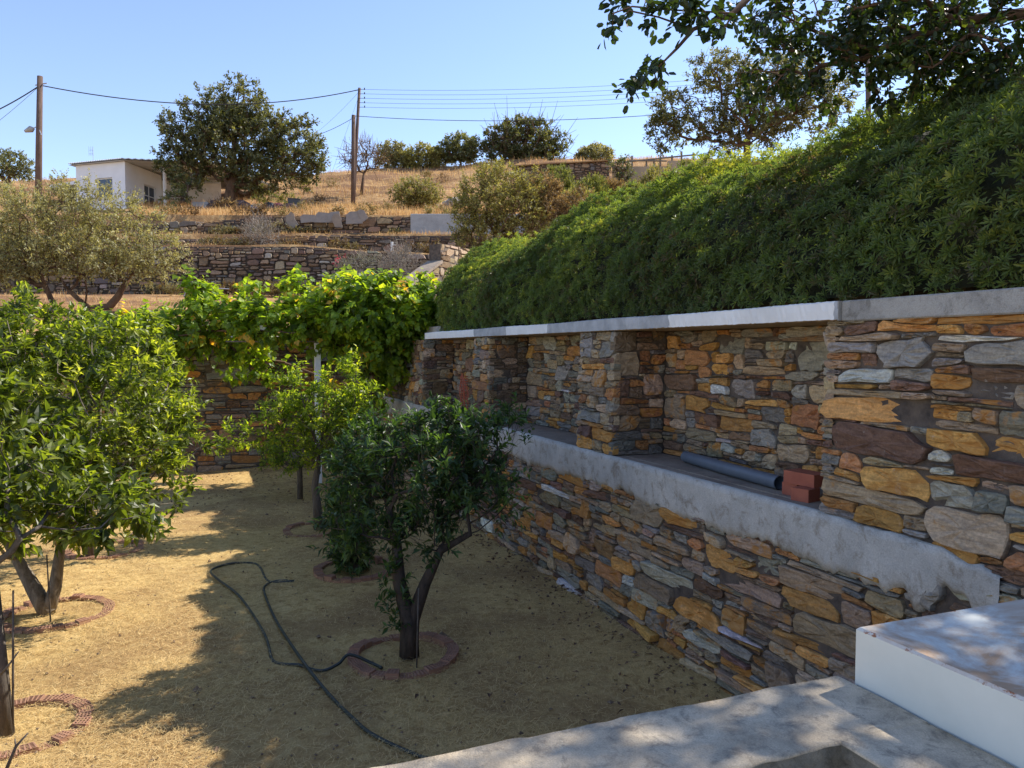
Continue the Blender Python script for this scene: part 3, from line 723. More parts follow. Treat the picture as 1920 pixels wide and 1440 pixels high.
# ------------------------------------------------------------------ terrace walls of the hillside
def terrace_wall(name, label, X0, X1, Y, base, top, seed, pal=PAL_FAR, wm=.34, hm=.13, group=None, zoff=0):
    rng = np.random.default_rng(seed); root = empty(name, (0, Y, 0), 0, label, 'stone wall', group)
    tn = np.cumsum(rng.normal(0, .05, 400)); tn = tn-np.linspace(tn[0], tn[-1], 400)
    rag = lambda x: np.interp(x, np.linspace(X0, X1, 400), np.clip(tn*.25, -.12, .12)+rng.normal(0, .03, 400))
    st = pack(rng, X0, X1, base, lambda x: top(x)+rag(x), wm, hm, .05)
    stonework('stonework', rng, [(st, ((0, 0, 0), (1, 0, 0), (0, .06, 1), (0, -1, 0)))], pal, M['stone_far'], root, gap=.016, relief=.045, K=10, rings=2, jitter=.16)
    xs = np.linspace(X0, X1, 120); V = []
    for f_, y in ((base(xs)-.2, .05), (top(xs)-.09, .05+.06*3), (top(xs)-.09, .75)): V.append(np.column_stack([xs, np.full(120, y)+(.06*(f_) if y < .5 else .06*f_), f_]))
    V = np.vstack(V); i = np.arange(360).reshape(3, 120)
    np_mesh('earth_core', V, [np.stack([i[:-1, :-1], i[:-1, 1:], i[1:, 1:], i[1:, :-1]], -1).reshape(-1, 4)], M['dark_gap'], root)
    return root
# leaning offset: the frame tilts with absolute z, so shift y back
def twall(name, label, X0, X1, Y, base, top, seed, **kw):
    r = terrace_wall(name, label, X0, X1, Y, base, top, seed, **kw); r.location.y = Y-.06*float(base(np.array([0.]))[0]); return r
twall('terrace_wall', 'long dry-stone terrace wall, the lowest and tallest on the hillside', -23, 1.5, W1Y-.25, lambda x: hz(x, np.full(np.shape(x), W1Y-.6))-.1, lambda x: w1top(x)+.02, 31)
twall('terrace_wall', 'middle dry-stone terrace wall, topped with a few pale stones', -23, 2.5, W2Y-.25, lambda x: w1top(x)+.1, lambda x: np.interp(x, [-23, -12, -8.5, -7], [7.35, 7.3, 7.35, 7.45]), 32, wm=.36, hm=.12)
twall('terrace_wall', 'upper dry-stone terrace wall under the upright slate slabs', -19, -3.4, W3Y-.25, lambda x: np.full(np.shape(x), 7.55), lambda x: np.interp(x, [-16.5, -14, -12, -3], [8.35, 8.45, 8.72, 8.72]), 33, wm=.40, hm=.15)
mb = MB(); p = at(770, 432, W3Y-.3); q = at(985, 402, W3Y-.3); mb.box(p[0], q[0], W3Y-.35, W3Y-.1, 7.7, q[2]+.02, bev=.02)
o = mb.build('block_wall', M['block'], None, False, (p[0], W3Y-.3, 7.7)); tag(o, 'smooth grey cement wall panel at the end of the upper terrace wall', 'wall')
# upright slabs on the upper wall
def slate(px, py, wpx, hpx, tilt, lean, label, seed):
    rng = np.random.default_rng(seed); d = W3Y-.45; c = at(px, py, d); w_ = wpx/F*d; h_ = hpx/F*d
    out = [(-.5, 0), (-.47, .75), (-.25, 1.0), (.3, .93), (.5, .7), (.46, 0)]; out = [(a*w_+rng.normal(0, .03), b*h_+rng.normal(0, .02)) for a, b in out]
    mb = MB(); n = len(out); rot = lambda a, b: (a*cos(tilt)-b*sin(tilt), a*sin(tilt)+b*cos(tilt))
    pts = [rot(*q) for q in out]
    V = [(a, b*lean-.04, b) for a, b in pts]+[(a*.96, b*lean+.05, b*.97) for a, b in pts]
    mb.add(V, [tuple(range(n)), tuple(range(2*n-1, n-1, -1))]+[(k, n+k, n+(k+1) % n, (k+1) % n) for k in range(n)])
    o = mb.build('slate_slab', M['slate']); o.location = (c[0], d, c[2]); return tag(o, label, 'stone slab', 'slate slabs leaning on the upper terrace wall')
M['slate'] = plain('slate_slab', (.30, .26, .22), .85, 0, 4, (.22, .19, .17), .5, .02)
slate(541, 424, 14, 26, -.35, -.25, 'narrow dark slate slab, leftmost of the leaning slabs', 1)
slate(553, 426, 16, 25, .55, -.2, 'dark slate slab leaning left against the narrow leftmost one', 2)
slate(577, 416, 30, 14, .02, .1, 'low flat grey slate slab between the narrow pair and the broad slab', 3)
slate(607, 418, 36, 20, -.05, .12, 'broad grey slate slab with sloping right edge in the middle of the row', 4)
slate(628, 412, 22, 16, .3, .15, 'small brown slate slab behind the broad middle one', 5)
slate(635, 427, 15, 24, .12, -.3, 'narrow pointed slate slab right of the broad middle one', 6)
slate(665, 420, 32, 24, .03, .1, 'large square grey slate slab at the pole foot', 7)
slate(686, 412, 10, 22, .55, 0, 'thin slate slab tilted left, rightmost of the row', 8)
# boulder on the slope
def boulder(name, base, r, label, mat, seed, cat='boulder'):
    rng = np.random.default_rng(seed); V = []; n, m = 14, 9
    dirs = unit(rng.normal(size=(9, 3))); k = rng.uniform(.7, .95, 9)
    for i in range(m):
        for j in range(n):
            th, ph = pi*(i+.01)/(m-1+.02), 2*pi*j/n; d = np.array([sin(th)*cos(ph), sin(th)*sin(ph), cos(th)])
            s = min([1.]+[k[q]/max(np.dot(d, dirs[q]), 1e-3) for q in range(9)]); V.append(d*s*np.array(r))
    Q = [(i*n+j, (i+1)*n+j, (i+1)*n+(j+1) % n, i*n+(j+1) % n) for i in range(m-1) for j in range(n)]
    mb = MB(); mb.add(V, Q+[tuple(range(n)), tuple(range(m*n-1, m*n-1-n, -1))]); o = mb.build(name, mat); o.location = base+np.array([0, 0, r[2]*.55]); return tag(o, label, cat)
M['pale_rock'] = plain('pale_rock', (.46, .41, .35), .9, 0, 3, (.30, .26, .21), .6, .04)
b0 = on(853, 52); boulder('boulder', b0, (.62, .5, .42), 'pale rounded boulder in the dry grass above the round shrub', M['pale_rock'], 3)
b0 = on(838, 52); boulder('boulder', b0, (.3, .3, .22), 'small brown rock left of the pale boulder', M['pale_rock'], 4)

# lit wall with sloped coping beside the steps
def step_wall():
    A = np.array([-2.80, 21., 0]); B = np.array([-1.30, 25.2, 0]); X = unit(B-A); out = np.array([X[1], -X[0], 0]); Lw = np.linalg.norm(B-A)
    zb = 2.6
    root = empty('step_wall', A+np.array([0, 0, zb]), math.atan2(X[1], X[0]), 'sunlit pale rubble wall with a sloping concrete coping, beside the end of the hedge', 'stone wall')
    rng = np.random.default_rng(9); s1 = 2.1
    top = lambda x: np.where(x < s1, np.interp(x, [0, s1], [1.55, 2.45]), np.interp(x, [s1, Lw], [3.05, 3.15]))
    st = pack(rng, 0, Lw, cst(0), top, .30, .12, .03)
    stonework('stonework', rng, [(st, ((0, 0, 0), (1, 0, 0), (0, 0, 1), (0, -1, 0)))], PAL_WARM, M['stone_far'], root, gap=.012, relief=.03, K=12, rings=2)
    mb = MB()
    mb.add([(0, .03, 0), (s1, .03, 0), (s1, .03, 2.42), (0, .03, 1.52), (0, .4, 0), (s1, .4, 0), (s1, .4, 2.42), (0, .4, 1.52)], [(0, 1, 2, 3), (7, 6, 5, 4), (0, 3, 7, 4), (3, 2, 6, 7)])
    mb.box(s1, Lw, .03, .4, 0, 3.02); mb.build('mortar_core', M['mortar'], root)
    mb = MB(); mb.add([(-.05, -.05, 1.56), (s1, -.05, 2.46), (s1, .45, 2.46), (-.05, .45, 1.56), (-.05, -.05, 1.64), (s1, -.05, 2.54), (s1, .45, 2.54), (-.05, .45, 1.64)], [(0, 3, 2, 1), (4, 5, 6, 7), (0, 1, 5, 4), (1, 2, 6, 5), (2, 3, 7, 6), (3, 0, 4, 7)])
    mb.build('coping', M['ledge'], root)
step_wall()

# ------------------------------------------------------------------ hedges above the right-hand wall
PROF = np.array([(3.66, 2.80), (3.60, 3.10), (3.63, 3.45), (3.76, 3.72), (4.05, 3.98), (4.45, 4.18), (4.95, 4.33), (5.5, 4.36), (6.0, 4.0), (6.15, 3.0)])
HS = [-1.5, 3.5, 5.1, 7.8, 9.2, 10.1, 10.5, 12.2, 13.8, 15.0, 15.7, 16.1, 16.4]; HZ = [4.18, 4.18, 4.24, 4.28, 4.22, 4.14, 4.00, 4.26, 4.42, 4.38, 4.05, 3.5, 2.8]
def hedge_pt(s, t, inset=0., fwd=0., seedp=0.):
    arc = np.concatenate([[0], np.cumsum(np.linalg.norm(np.diff(PROF, axis=0), axis=1))]); arc /= arc[-1]
    n = np.interp(t, arc, PROF[:, 0]); z = np.interp(t, arc, PROF[:, 1])
    e = 1e-2; dn = np.interp(t+e, arc, PROF[:, 0])-np.interp(t-e, arc, PROF[:, 0]); dz = np.interp(t+e, arc, PROF[:, 1])-np.interp(t-e, arc, PROF[:, 1])
    ln = np.sqrt(dn*dn+dz*dz)+1e-9; nn_, nz_ = -dz/ln, dn/ln
    k = (np.interp(s, HS, HZ)-2.80)/(4.36-2.80); z = 2.80+(z-2.80)*k
    bmp = .10*np.sin(s*1.9+3*t+seedp)*np.sin(t*9+s*.8)+.07*np.sin(s*4.3+1.3+t*5)*np.sin(t*17+s*1.7)+.035*np.sin(s*9+t*21)
    bmp = bmp*np.clip(t*6, .25, 1)-inset
    n = n+nn_*bmp-fwd-.10*np.clip((s-8)/1.5, 0, 1)*(fwd == 0)+np.clip(s-12.7, 0, 9)*.30; z = z+nz_*bmp
    return U[None]*s[:, None]+NV[None]*n[:, None]+np.array([[0, 0, 1.]])*z[:, None], unit(NV[None]*nn_[:, None]+np.array([[0, 0, 1.]])*(nz_[:, None])+U[None]*np.where(s > 15.3, .8, 0)[:, None])
def hedge(name, label, s0, s1, dens, Lf, fwd, seed, vb):
    rng = np.random.default_rng(seed); base = W((s0+s1)/2, 4.8, 2.68); root = empty(name, base, 0, label, 'hedge')
    n = int((s1-s0)*4.6*dens); B = []
    s = rng.uniform(s0, s1, n); t = rng.beta(1.15, 1.6, n)
    P, Nn = hedge_pt(s, t, rng.exponential(.05, n)-.035+.05*np.sin(s*13+t*40)*np.sin(t*57-s*7), fwd)
    keep = P[:, 2] > 2.76; P, Nn, s, t = P[keep], Nn[keep], s[keep], t[keep]; n = len(P)
    ax = unit(Nn*.75+np.array([0, 0, .35])+rng.normal(0, .38, (n, 3)))
    k = 11; A = np.repeat(ax, k, 0); rnd = unit(rng.normal(size=(n, 3))); e1 = unit(np.cross(ax, rnd)); e2 = np.cross(ax, e1)
    th = np.tile(np.arange(k)*2.399, n)+np.repeat(rng.uniform(0, 6, n), k)
    ring = np.repeat(e1, k, 0)*np.cos(th)[:, None]+np.repeat(e2, k, 0)*np.sin(th)[:, None]
    al = np.tile(np.linspace(1.45, .45, k), n)+rng.normal(0, .12, n*k)
    D = A*np.cos(al)[:, None]+ring*np.sin(al)[:, None]
    sz = np.repeat(rng.uniform(.7, 1.25, n), k)
    Ln = Lf*sz*np.tile(np.linspace(1.1, .7, k), n)*rng.uniform(.85, 1.1, n*k)
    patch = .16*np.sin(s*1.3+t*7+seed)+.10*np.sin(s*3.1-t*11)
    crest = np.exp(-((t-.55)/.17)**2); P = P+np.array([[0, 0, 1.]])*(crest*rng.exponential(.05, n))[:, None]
    v = vb+.46+np.repeat(patch+crest*.28+rng.normal(0, .12, n), k)+rng.normal(0, .08, n*k)+np.tile(np.linspace(-.08, .10, k), n)  # crest leaves paler: new growth, tone raised to paint in a sunlit rim
    v = np.where(np.repeat(rng.random(n) < .07, k), .06, v)
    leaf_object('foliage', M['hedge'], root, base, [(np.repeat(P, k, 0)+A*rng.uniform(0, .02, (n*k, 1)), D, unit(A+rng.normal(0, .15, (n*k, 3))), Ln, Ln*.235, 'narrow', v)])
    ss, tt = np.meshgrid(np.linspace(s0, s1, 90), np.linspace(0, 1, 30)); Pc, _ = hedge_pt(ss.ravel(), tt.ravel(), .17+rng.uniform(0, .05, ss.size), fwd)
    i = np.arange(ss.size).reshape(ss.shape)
    np_mesh('light_block_hull', Pc, [np.stack([i[:-1, :-1], i[:-1, 1:], i[1:, 1:], i[1:, :-1]], -1).reshape(-1, 4)], M['core'], root, False, loc=base)  # opaque dark hull added inside the foliage to stop light passing through
    return root
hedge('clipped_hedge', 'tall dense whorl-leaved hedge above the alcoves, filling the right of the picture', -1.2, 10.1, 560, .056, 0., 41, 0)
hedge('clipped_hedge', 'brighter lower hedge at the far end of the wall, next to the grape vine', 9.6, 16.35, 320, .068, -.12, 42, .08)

# ------------------------------------------------------------------ overhanging carob tree
def Bp(px, py, Y, rx, ry, d=1.): 
    c = at(px, py, Y); return (c[0], c[1], c[2], rx/F*Y, max(rx, ry)/F*Y*d, ry/F*Y)
CB = np.array([5.6, 4.7, 2.66])
def rel(p): return tuple(np.asarray(p)-CB)
carob_blobs = [(*Bp(1540, 20, 5, 130, 55), 2.2), (*Bp(1700, 20, 4.9, 150, 75), 2.2), (*Bp(1850, 50, 4.7, 130, 110), 2.2), (*Bp(1470, 110, 5, 70, 40), 2.2), (*Bp(1600, 120, 4.9, 90, 40), 2.2), (*Bp(1440, 40, 5.2, 55, 40), 2.2),
               (*Bp(1740, 140, 4.8, 110, 55), 2.2), (*Bp(1880, 150, 4.6, 100, 60), 2.2), (*Bp(1430, 165, 5.2, 45, 28), 2.2), (*Bp(1530, 185, 5.2, 45, 22), 2.2),
               (3.9, 3.9, 5.4, 1.1, 1.1, .75, .8), (5.0, 4.6, 5.9, 1.3, 1.3, .9, .7), (4.2, 2.7, 5.2, 1.1, 1.0, .7, .7), (5.9, 4.4, 5.6, 1.2, 1.2, .9, .5), (3.2, 2.4, 4.9, .8, .8, .5, .6), (4.5, 3.4, 6.2, 1.2, 1.2, .6, .5)]
carob_trunks = [[((0, 0, 0), .2), ((-.1, -.05, .9), .17), ((-.35, -.1, 1.8), .14)],
                [((0, 0, 0), .2), (rel((4.5, 4.4, 4.9)), .08), (rel((3.0, 4.4, 5.2)), .055), (rel(at(1560, -60, 3.9)), .04), (rel(at(1440, -45, 3.2)), .022), (rel(at(1375, 25, 3.05)), .011), (rel(at(1300, 55, 3.0)), .008), (rel(at(1270, 90, 3.0)), .006), (rel(at(1235, 125, 2.95)), .005)],
                [((0, 0, 0), .2), (rel((4.1, 4.9, 4.7)), .06), (rel(at(1800, 40, 4.8)), .03), (rel(at(1640, 95, 4.8)), .02), (rel(at(1530, 60, 5)), .012), (rel(at(1450, 20, 5)), .008)]]
def near_sprigs(rng):
    c = []
    for px, py in [(1150, 20), (1160, 45), (1185, 25), (1215, 10), (1150, 60), (1180, 8), (1250, 15), (1290, 20), (1320, 35), (1340, 10), (1300, 50), (1270, 45), (1235, 30), (1355, 50), (1220, 55), (1380, 15),
                   (1215, 120), (1205, 145), (1225, 135), (1195, 165), (1230, 155), (1190, 178), (1240, 120), (1330, 75), (1300, 5), (1265, 5), (1345, 30), (1360, 60)]:
        c.append(at(px, py-12, 3.0+rng.uniform(-.08, .12)))
    c = np.array(c); b, tw = sprigs(rng, c, unit(rng.normal(0, .5, c.shape)+np.array([-.5, 0, -.9])), 4, .06, 4, .046, 'round', .62, 0, .25, -.15, .3)
    return [b]
tree('carob_tree', 'dark leafy tree overhanging the picture from the upper right, above the hedge', 'tree', CB, carob_blobs, carob_trunks, 1150, 3, 9, .15, .052, 'round', M['carob'], M['bark_brown'],
     tip_r=.0042, seed=51, asp=.62, up=-.1, droop=.25, twig_share=.5, inner=.2, vspread=.4, extra=near_sprigs, maxr=.12)
# twigs of the low branch
mb = MB()
o = [o for o in bpy.data.objects if o.name == 'carob_tree'][0]
for a in [[(1375, 25), (1330, 22), (1250, 18), (1185, 12), (1150, 25), (1148, 60)], [(1300, 55), (1235, 32), (1180, 20), (1158, 40)], [(1235, 125), (1212, 140), (1195, 170)], [(1240, 118), (1225, 128), (1232, 155)], [(1330, 40), (1320, 20), (1300, 2)], [(1375, 25), (1360, 50), (1335, 78)]]:
    mb.tube([at(x, y, 3.0) for x, y in a], [.005]+[.0035]*(len(a)-2)+[.002], 5)
mb.build('low_branch', M['bark_brown'], o, True, CB)

# ------------------------------------------------------------------ citrus trees of the garden
G = 'citrus trees planted in brick rings'
def ground_pt(px, py): return gz(px, py, 0.)
bA = ground_pt(90, 1150)
tree('lemon_tree', 'big sunlit lemon tree with twin pale stems, left, in the second ring from the front', 'tree', bA,
     [(-4.35, 7.3, 2.1, 1.2, 1.1, .9), (-3.7, 7.2, 1.75, .78, .8, .62), (-5.0, 7.4, 2.2, 1.1, 1.0, .8), (-5.6, 7.2, 1.7, 1.0, 1., .75), (-3.55, 7.0, 1.3, .62, .6, .42), (-4.4, 7.0, 1.35, .95, .8, .42), (-4.25, 7.6, 2.55, .75, .7, .38), (-4.9, 6.9, 1.05, .7, .5, .30), (-3.9, 6.8, 1.05, .5, .4, .24)],
     [[((0, 0, 0), .085), ((-.10, 0, .18), .075), ((-.28, .0, .52), .05), ((-.45, 0, .85), .04)], [((0, 0, 0), .085), ((.06, .02, .25), .06), ((.10, .05, .6), .045), ((.3, .1, .95), .035)]],
     680, 4, 9, .17, .095, 'fold', M['lemon'], M['bark_mid'], G, tip_r=.004, seed=61, asp=.46, twig_share=.35, bare=(160, .22, .0022), inner=.45, up=.45, vspread=.42, maxr=.04, vbase=.0)
bB = ground_pt(10, 1380)
tree('lemon_tree', 'near lemon tree at the left edge with large dark lower leaves and a grey trunk', 'tree', bB,
     [(-4.3, 5.1, 2.05, .85, .8, .6), (-3.75, 5.1, 1.8, .72, .7, .48), (-3.25, 5.2, 1.42, .62, .5, .20), (-4.7, 5.1, 1.6, .7, .6, .5), (-2.82, 5.25, 1.42, .32, .25, .12), (-3.9, 5.0, 2.35, .5, .5, .3), (*Bp(150, 955, 5.5, 150, 38)[:6],), (*Bp(40, 930, 5.3, 100, 60)[:6],), (*Bp(270, 930, 5.7, 70, 40)[:6],)],
     [[((0, 0, 0), .055), ((-.03, 0, .5), .05), ((-.07, .0, 1.1), .045)]],
     270, 4, 7, .17, .105, 'fold', M['lemon'], M['bark'], G, tip_r=.004, seed=62, asp=.52, twig_share=.4, bare=(50, .22, .002), up=.2, droop=.15, vbase=-.12, maxr=.035)
bC = ground_pt(168, 1045)
tree('lemon_tree', 'smaller lemon tree half hidden behind the big left one, third ring from the front', 'tree', bC,
     [(-5.2, 9.5, 1.9, 1.2, 1.0, .8), (-4.4, 9.3, 1.5, .6, .6, .45), (-6.2, 9.6, 1.8, 1.0, .9, .7)], [[((0, 0, 0), .05), ((.02, 0, .5), .045), ((.0, 0, .9), .04)]],
     220, 4, 7, .17, .09, 'fold', M['lemon'], M['bark'], G, tip_r=.004, seed=63, twig_share=.2, maxr=.035)
# leafy shoots low on the second tree
def suckers(rng, base, pts, L_, mat):
    P = np.array([np.array(base)+np.array(p) for p in pts]); b, tw = sprigs(rng, P, unit(rng.normal(0, .5, P.shape)+np.array([0, 0, .8])), 2, .12, 7, L_, 'fold', .4, .6, 0, .1, .3); return b
bD = ground_pt(768, 1230)
fd = [Bp(800, 880, 6.2, 115, 85), Bp(700, 860, 6.3, 60, 65), Bp(890, 850, 6.15, 75, 62), Bp(760, 830, 6.3, 60, 45), Bp(845, 820, 6.2, 40, 42), Bp(940, 810, 6.1, 32, 40), Bp(860, 940, 6.2, 95, 48), Bp(700, 980, 6.35, 80, 60), Bp(660, 900, 6.3, 40, 55), Bp(800, 1000, 6.2, 60, 35), Bp(925, 900, 6.1, 45, 40)]
def front_extra(rng):
    out = [suckers(rng, bD, [(-.10+rng.normal(0, .05), -.05+rng.normal(0, .03), z) for z in np.linspace(.22, .95, 20)], .085, None)]
    c = np.array([at(px, py, 6.2) for px, py in [(845, 800), (855, 785), (880, 800), (835, 815), (700, 800), (720, 790), (950, 790), (965, 775), (660, 810), (905, 800), (800, 800), (815, 780), (770, 800), (745, 805), (930, 810), (975, 800), (640, 850), (630, 880), (985, 840), (690, 815)]])
    b, _ = sprigs(rng, c, np.tile([0, 0, 1.], (len(c), 1)), 2, .16, 12, .07, 'fold', .36, 1.6, 0, .05, .2, .8); out.append(b); return out
tree('orange_tree', 'dark shaded citrus tree with forked trunk and bare twigs in the foreground centre ring', 'tree', bD, fd,
     [[((0, 0, 0), .085), ((0, 0, .3), .074), ((-.08, 0, .62), .056), ((-.10, .0, .95), .04), ((-.16, .03, 1.2), .03)], [((0, 0, 0), .085), ((.02, 0, .3), .065), ((.13, -.02, .6), .048), ((.26, -.05, .88), .034), ((.5, -.05, 1.02), .025)]],
     225, 3, 8, .17, .095, 'fold', M['orange_leaf'], M['bark_dark'], G, tip_r=.0038, seed=64, asp=.40, twig_share=.6, bare=(520, .28, .0021), inner=.15, up=.7, vspread=.45, maxr=.028, extra=front_extra)
bE = ground_pt(665, 1075)
fe = [(*Bp(662, 960, 8.5, 36, 62), 3), (*Bp(658, 1035, 8.5, 28, 38), 4), (*Bp(690, 850, 8.5, 55, 55), 1), (*Bp(640, 860, 8.5, 28, 36), 1), (*Bp(740, 840, 8.6, 40, 40), 1), (*Bp(675, 900, 8.5, 38, 40), 1)]
tree('orange_tree', 'slim dark citrus tree leafy down to the soil, in the ring behind the foreground one', 'tree', bE, fe, [[((0, 0, 0), .04), ((0, 0, .4), .035), ((.05, 0, .9), .03)]],
     330, 3, 8, .14, .085, 'fold', M['orange_leaf'], M['bark'], G, tip_r=.0038, seed=65, twig_share=.4, bare=(60, .2, .002), inner=.1, up=.6, vbase=.12, maxr=.025)
bF = ground_pt(598, 992)
ff = [Bp(600, 780, 10.6, 62, 62), Bp(650, 735, 10.6, 48, 44), Bp(550, 740, 10.5, 38, 42), Bp(520, 800, 10.6, 42, 42), Bp(440, 822, 10.6, 42, 20), Bp(660, 790, 10.6, 45, 42), Bp(600, 840, 10.6, 52, 32), Bp(690, 745, 10.6, 24, 20), Bp(670, 700, 10.6, 14, 26)]
tree('orange_tree', 'sunlit yellow-green citrus tree in the centre, in front of the white post', 'tree', bF, ff, [[((0, 0, 0), .07), ((-.02, 0, .35), .06), ((-.05, 0, .6), .05), ((.0, 0, .9), .04)]],
     270, 3, 8, .17, .085, 'fold', M['citrus_bright'], M['bark'], G, tip_r=.004, seed=66, twig_share=.3, bare=(110, .24, .0024), inner=.25, up=.7, maxr=.03, vspread=.45)
bG = ground_pt(563, 935)
tree('orange_tree', 'farthest small citrus tree with a thin dark trunk, just left behind the sunlit one', 'tree', bG, [Bp(545, 850, 12.8, 45, 32), Bp(580, 815, 12.9, 40, 36), Bp(510, 845, 12.8, 28, 22)], [[((0, 0, 0), .05), ((0, 0, .5), .045), ((.0, 0, .7), .035)]],
     110, 3, 7, .15, .08, 'fold', M['citrus_bright'], M['bark'], G, tip_r=.004, seed=67, twig_share=.2, maxr=.03)

# stakes beside the young trees
def stake(px, py, hgt, lean, label, r=.007):
    p = ground_pt(px, py); mb = MB(); mb.tube([p+np.array([0, 0, -.05]), p+np.array([lean*.5, 0, hgt*.5]), p+np.array([lean, .0, hgt])], [r, r, r*.8], 6)
    tag(mb.build('plant_stake', M['bark'], None, True, p), label, 'stake', 'stakes tied beside the citrus trees')
stake(24, 1378, .95, .03, 'thin dark stake beside the trunk at the left edge')
stake(95, 1165, .62, -.02, 'thin stake beside the twin-stemmed lemon tree')
stake(781, 1248, .62, .02, 'thin dark stake beside the foreground trunk')
stake(607, 1000, .75, .05, 'thin black stake beside the sunlit central tree')
stake(690, 1065, .38, -.01, 'short stake in the ring behind the foreground one')
p = ground_pt(0, 1445); mb = MB(); mb.tube([at(5, 1460, 4.3), at(30, 1400, 4.4), at(52, 1375, 4.4)], [.012, .009, .005], 5); mb.tube([at(30, 1400, 4.4), at(28, 1385, 4.45)], [.006, .003], 4)
tag(mb.build('dead_branch', M['bark'], None, True), 'bare forked dark twig sticking up at the lower left corner', 'branch'); mb = MB()
mb.tube([at(0, 1265, 4.6), at(18, 1245, 4.6), at(35, 1222, 4.6)], [.008, .006, .004], 5)
tag(mb.build('dead_branch', M['bark'], None, True), 'short bare twig leaning out beside the left edge trunk', 'branch')

# ------------------------------------------------------------------ rings of perforated bricks
def ring(px, py, Ro, label, seed, full=(0, 2*pi), wid=.09, hgt=.034):
    rng = np.random.default_rng(seed); c = ground_pt(px, py); root = empty('brick_ring', c, 0, label, 'brick ring', 'brick rings round the citrus trees')
    nb = int(2*pi*Ro/.11); body = MB(); pit_ids = []
    for i in range(nb):
        a0 = 2*pi*i/nb; 
        jr, jz = rng.normal(0, .007), rng.normal(0, .007)-.012*(1+sin(a0*2+seed))*(rng.random() < .8); g_ = .0035/Ro
        nr, na = 4, 3; r0, r1 = Ro-wid+jr, Ro+jr; aa = np.linspace(a0+g_, a0+2*pi/nb-g_, na*2+2); rr = np.linspace(r0, r1, nr*2+2)
        # webs between holes: strips where the index is even
        def P(r, a, z): return (r*cos(a), r*sin(a), z)
        zt = hgt+jz; wa = (aa[-1]-aa[0])/(na*1+ (na+1)*.45); wr = (r1-r0)/(nr+(nr+1)*.45)
        ea = [aa[0]]; er = [r0]
        for k in range(na): ea += [ea[-1]+wa*.45, ea[-1]+wa*1.45]
        ea.append(aa[-1])
        for k in range(nr): er += [er[-1]+wr*.45, er[-1]+wr*1.45]
        er.append(r1)
        V = []; Fq = []; nx, ny = len(er), len(ea)
        for z in (zt, zt-.035):
            for r in er:
                for a in ea: V.append(P(r, a, z))
        o2 = nx*ny
        for u_ in range(nx-1):
            for v_ in range(ny-1):
                q = (u_*ny+v_, (u_+1)*ny+v_, (u_+1)*ny+v_+1, u_*ny+v_+1)
                if u_ % 2 and v_ % 2:
                    for k in range(4): e0, e1 = q[k], q[(k+1) % 4]; Fq.append((e0, e1, e1+o2, e0+o2))
                    pit_ids.append(len(body.f)+len(Fq)); Fq.append(tuple(x+o2 for x in q))
                else: Fq.append(q)
        b0 = len(V)
        for z in (-.05, zt-.0):
            V += [P(r0, ea[0], z), P(r1, ea[0], z), P(r1, ea[-1], z), P(r0, ea[-1], z)]
        Fq += [(b0, b0+1, b0+5, b0+4), (b0+1, b0+2, b0+6, b0+5), (b0+2, b0+3, b0+7, b0+6), (b0+3, b0, b0+4, b0+7)]
        body.add(V, Fq)
    o = body.build('clay_bricks', M['brick'], root); o.data.materials.append(M['hole'])
    for f in pit_ids: o.data.polygons[f].material_index = 1
ring(105, 1152, .50, 'sunlit brick ring round the twin-stemmed lemon tree at the left', 1)
ring(35, 1366, .44, 'nearest brick ring, cut by the left edge of the picture', 2)
ring(195, 1032, .45, 'shaded dark brick ring behind the left trees', 3)
ring(757, 1228, .455, 'brick ring with the black hose end inside, foreground centre', 4)
ring(665, 1072, .46, 'brick ring with a slim leafy tree, just behind the foreground one', 5, hgt=.06)
ring(592, 992, .44, 'faint brick ring of the central sunlit tree', 6, hgt=.025)

# ------------------------------------------------------------------ hose
def catmull(P, k=6):
    P = [np.asarray(p, float) for p in P]; P = [2*P[0]-P[1]]+P+[2*P[-1]-P[-2]]; out = []
    for i in range(1, len(P)-2):
        for t in np.linspace(0, 1, k, endpoint=False):
            a, b, c, d = P[i-1:i+3]; out.append(.5*((2*b)+(-a+c)*t+(2*a-5*b+4*c-d)*t*t+(-a+3*b-3*c+d)*t**3))
    return out+[P[-2]]
h1 = [(716, 1256), (700, 1248), (656, 1247), (634, 1252), (601, 1258), (561, 1247), (529, 1245), (510, 1236), (499, 1196), (474, 1152), (445, 1114), (408, 1086), (395, 1072), (408, 1063), (437, 1056), (474, 1056), (488, 1064), (499, 1086), (514, 1092), (539, 1091)]
h2 = [(539, 1088), (514, 1090), (497, 1099), (496, 1112), (510, 1148), (528, 1181), (568, 1247), (616, 1301), (660, 1345), (700, 1378), (785, 1417), (900, 1455), (1000, 1470)]
mb = MB(); hz_ = lambda p, q: gz(p[0], p[1], .016)+np.array([0, 0, q])
P1 = [hz_(p, .0) for p in h1]
for i in (0, 1): P1[i][2] = .03
P1[2][2] = .10; P1[3][2] = .045
P2 = [hz_(p, .0) for p in h2]; P2[6][2] = .045; P2[-1] = P2[-2]+np.array([.3, -.1, 0])
mb.tube(catmull(P1), .0125, 8); mb.tube(catmull(P2), .0125, 8)
mb.tube([P1[-1]+np.array([-.01, .0, 0]), P1[-1]+np.array([.07, .01, 0])], .02, 8)
tag(mb.build('garden_hose', M['hose'], None, True), 'black garden hose looped on the dry ground', 'hose')

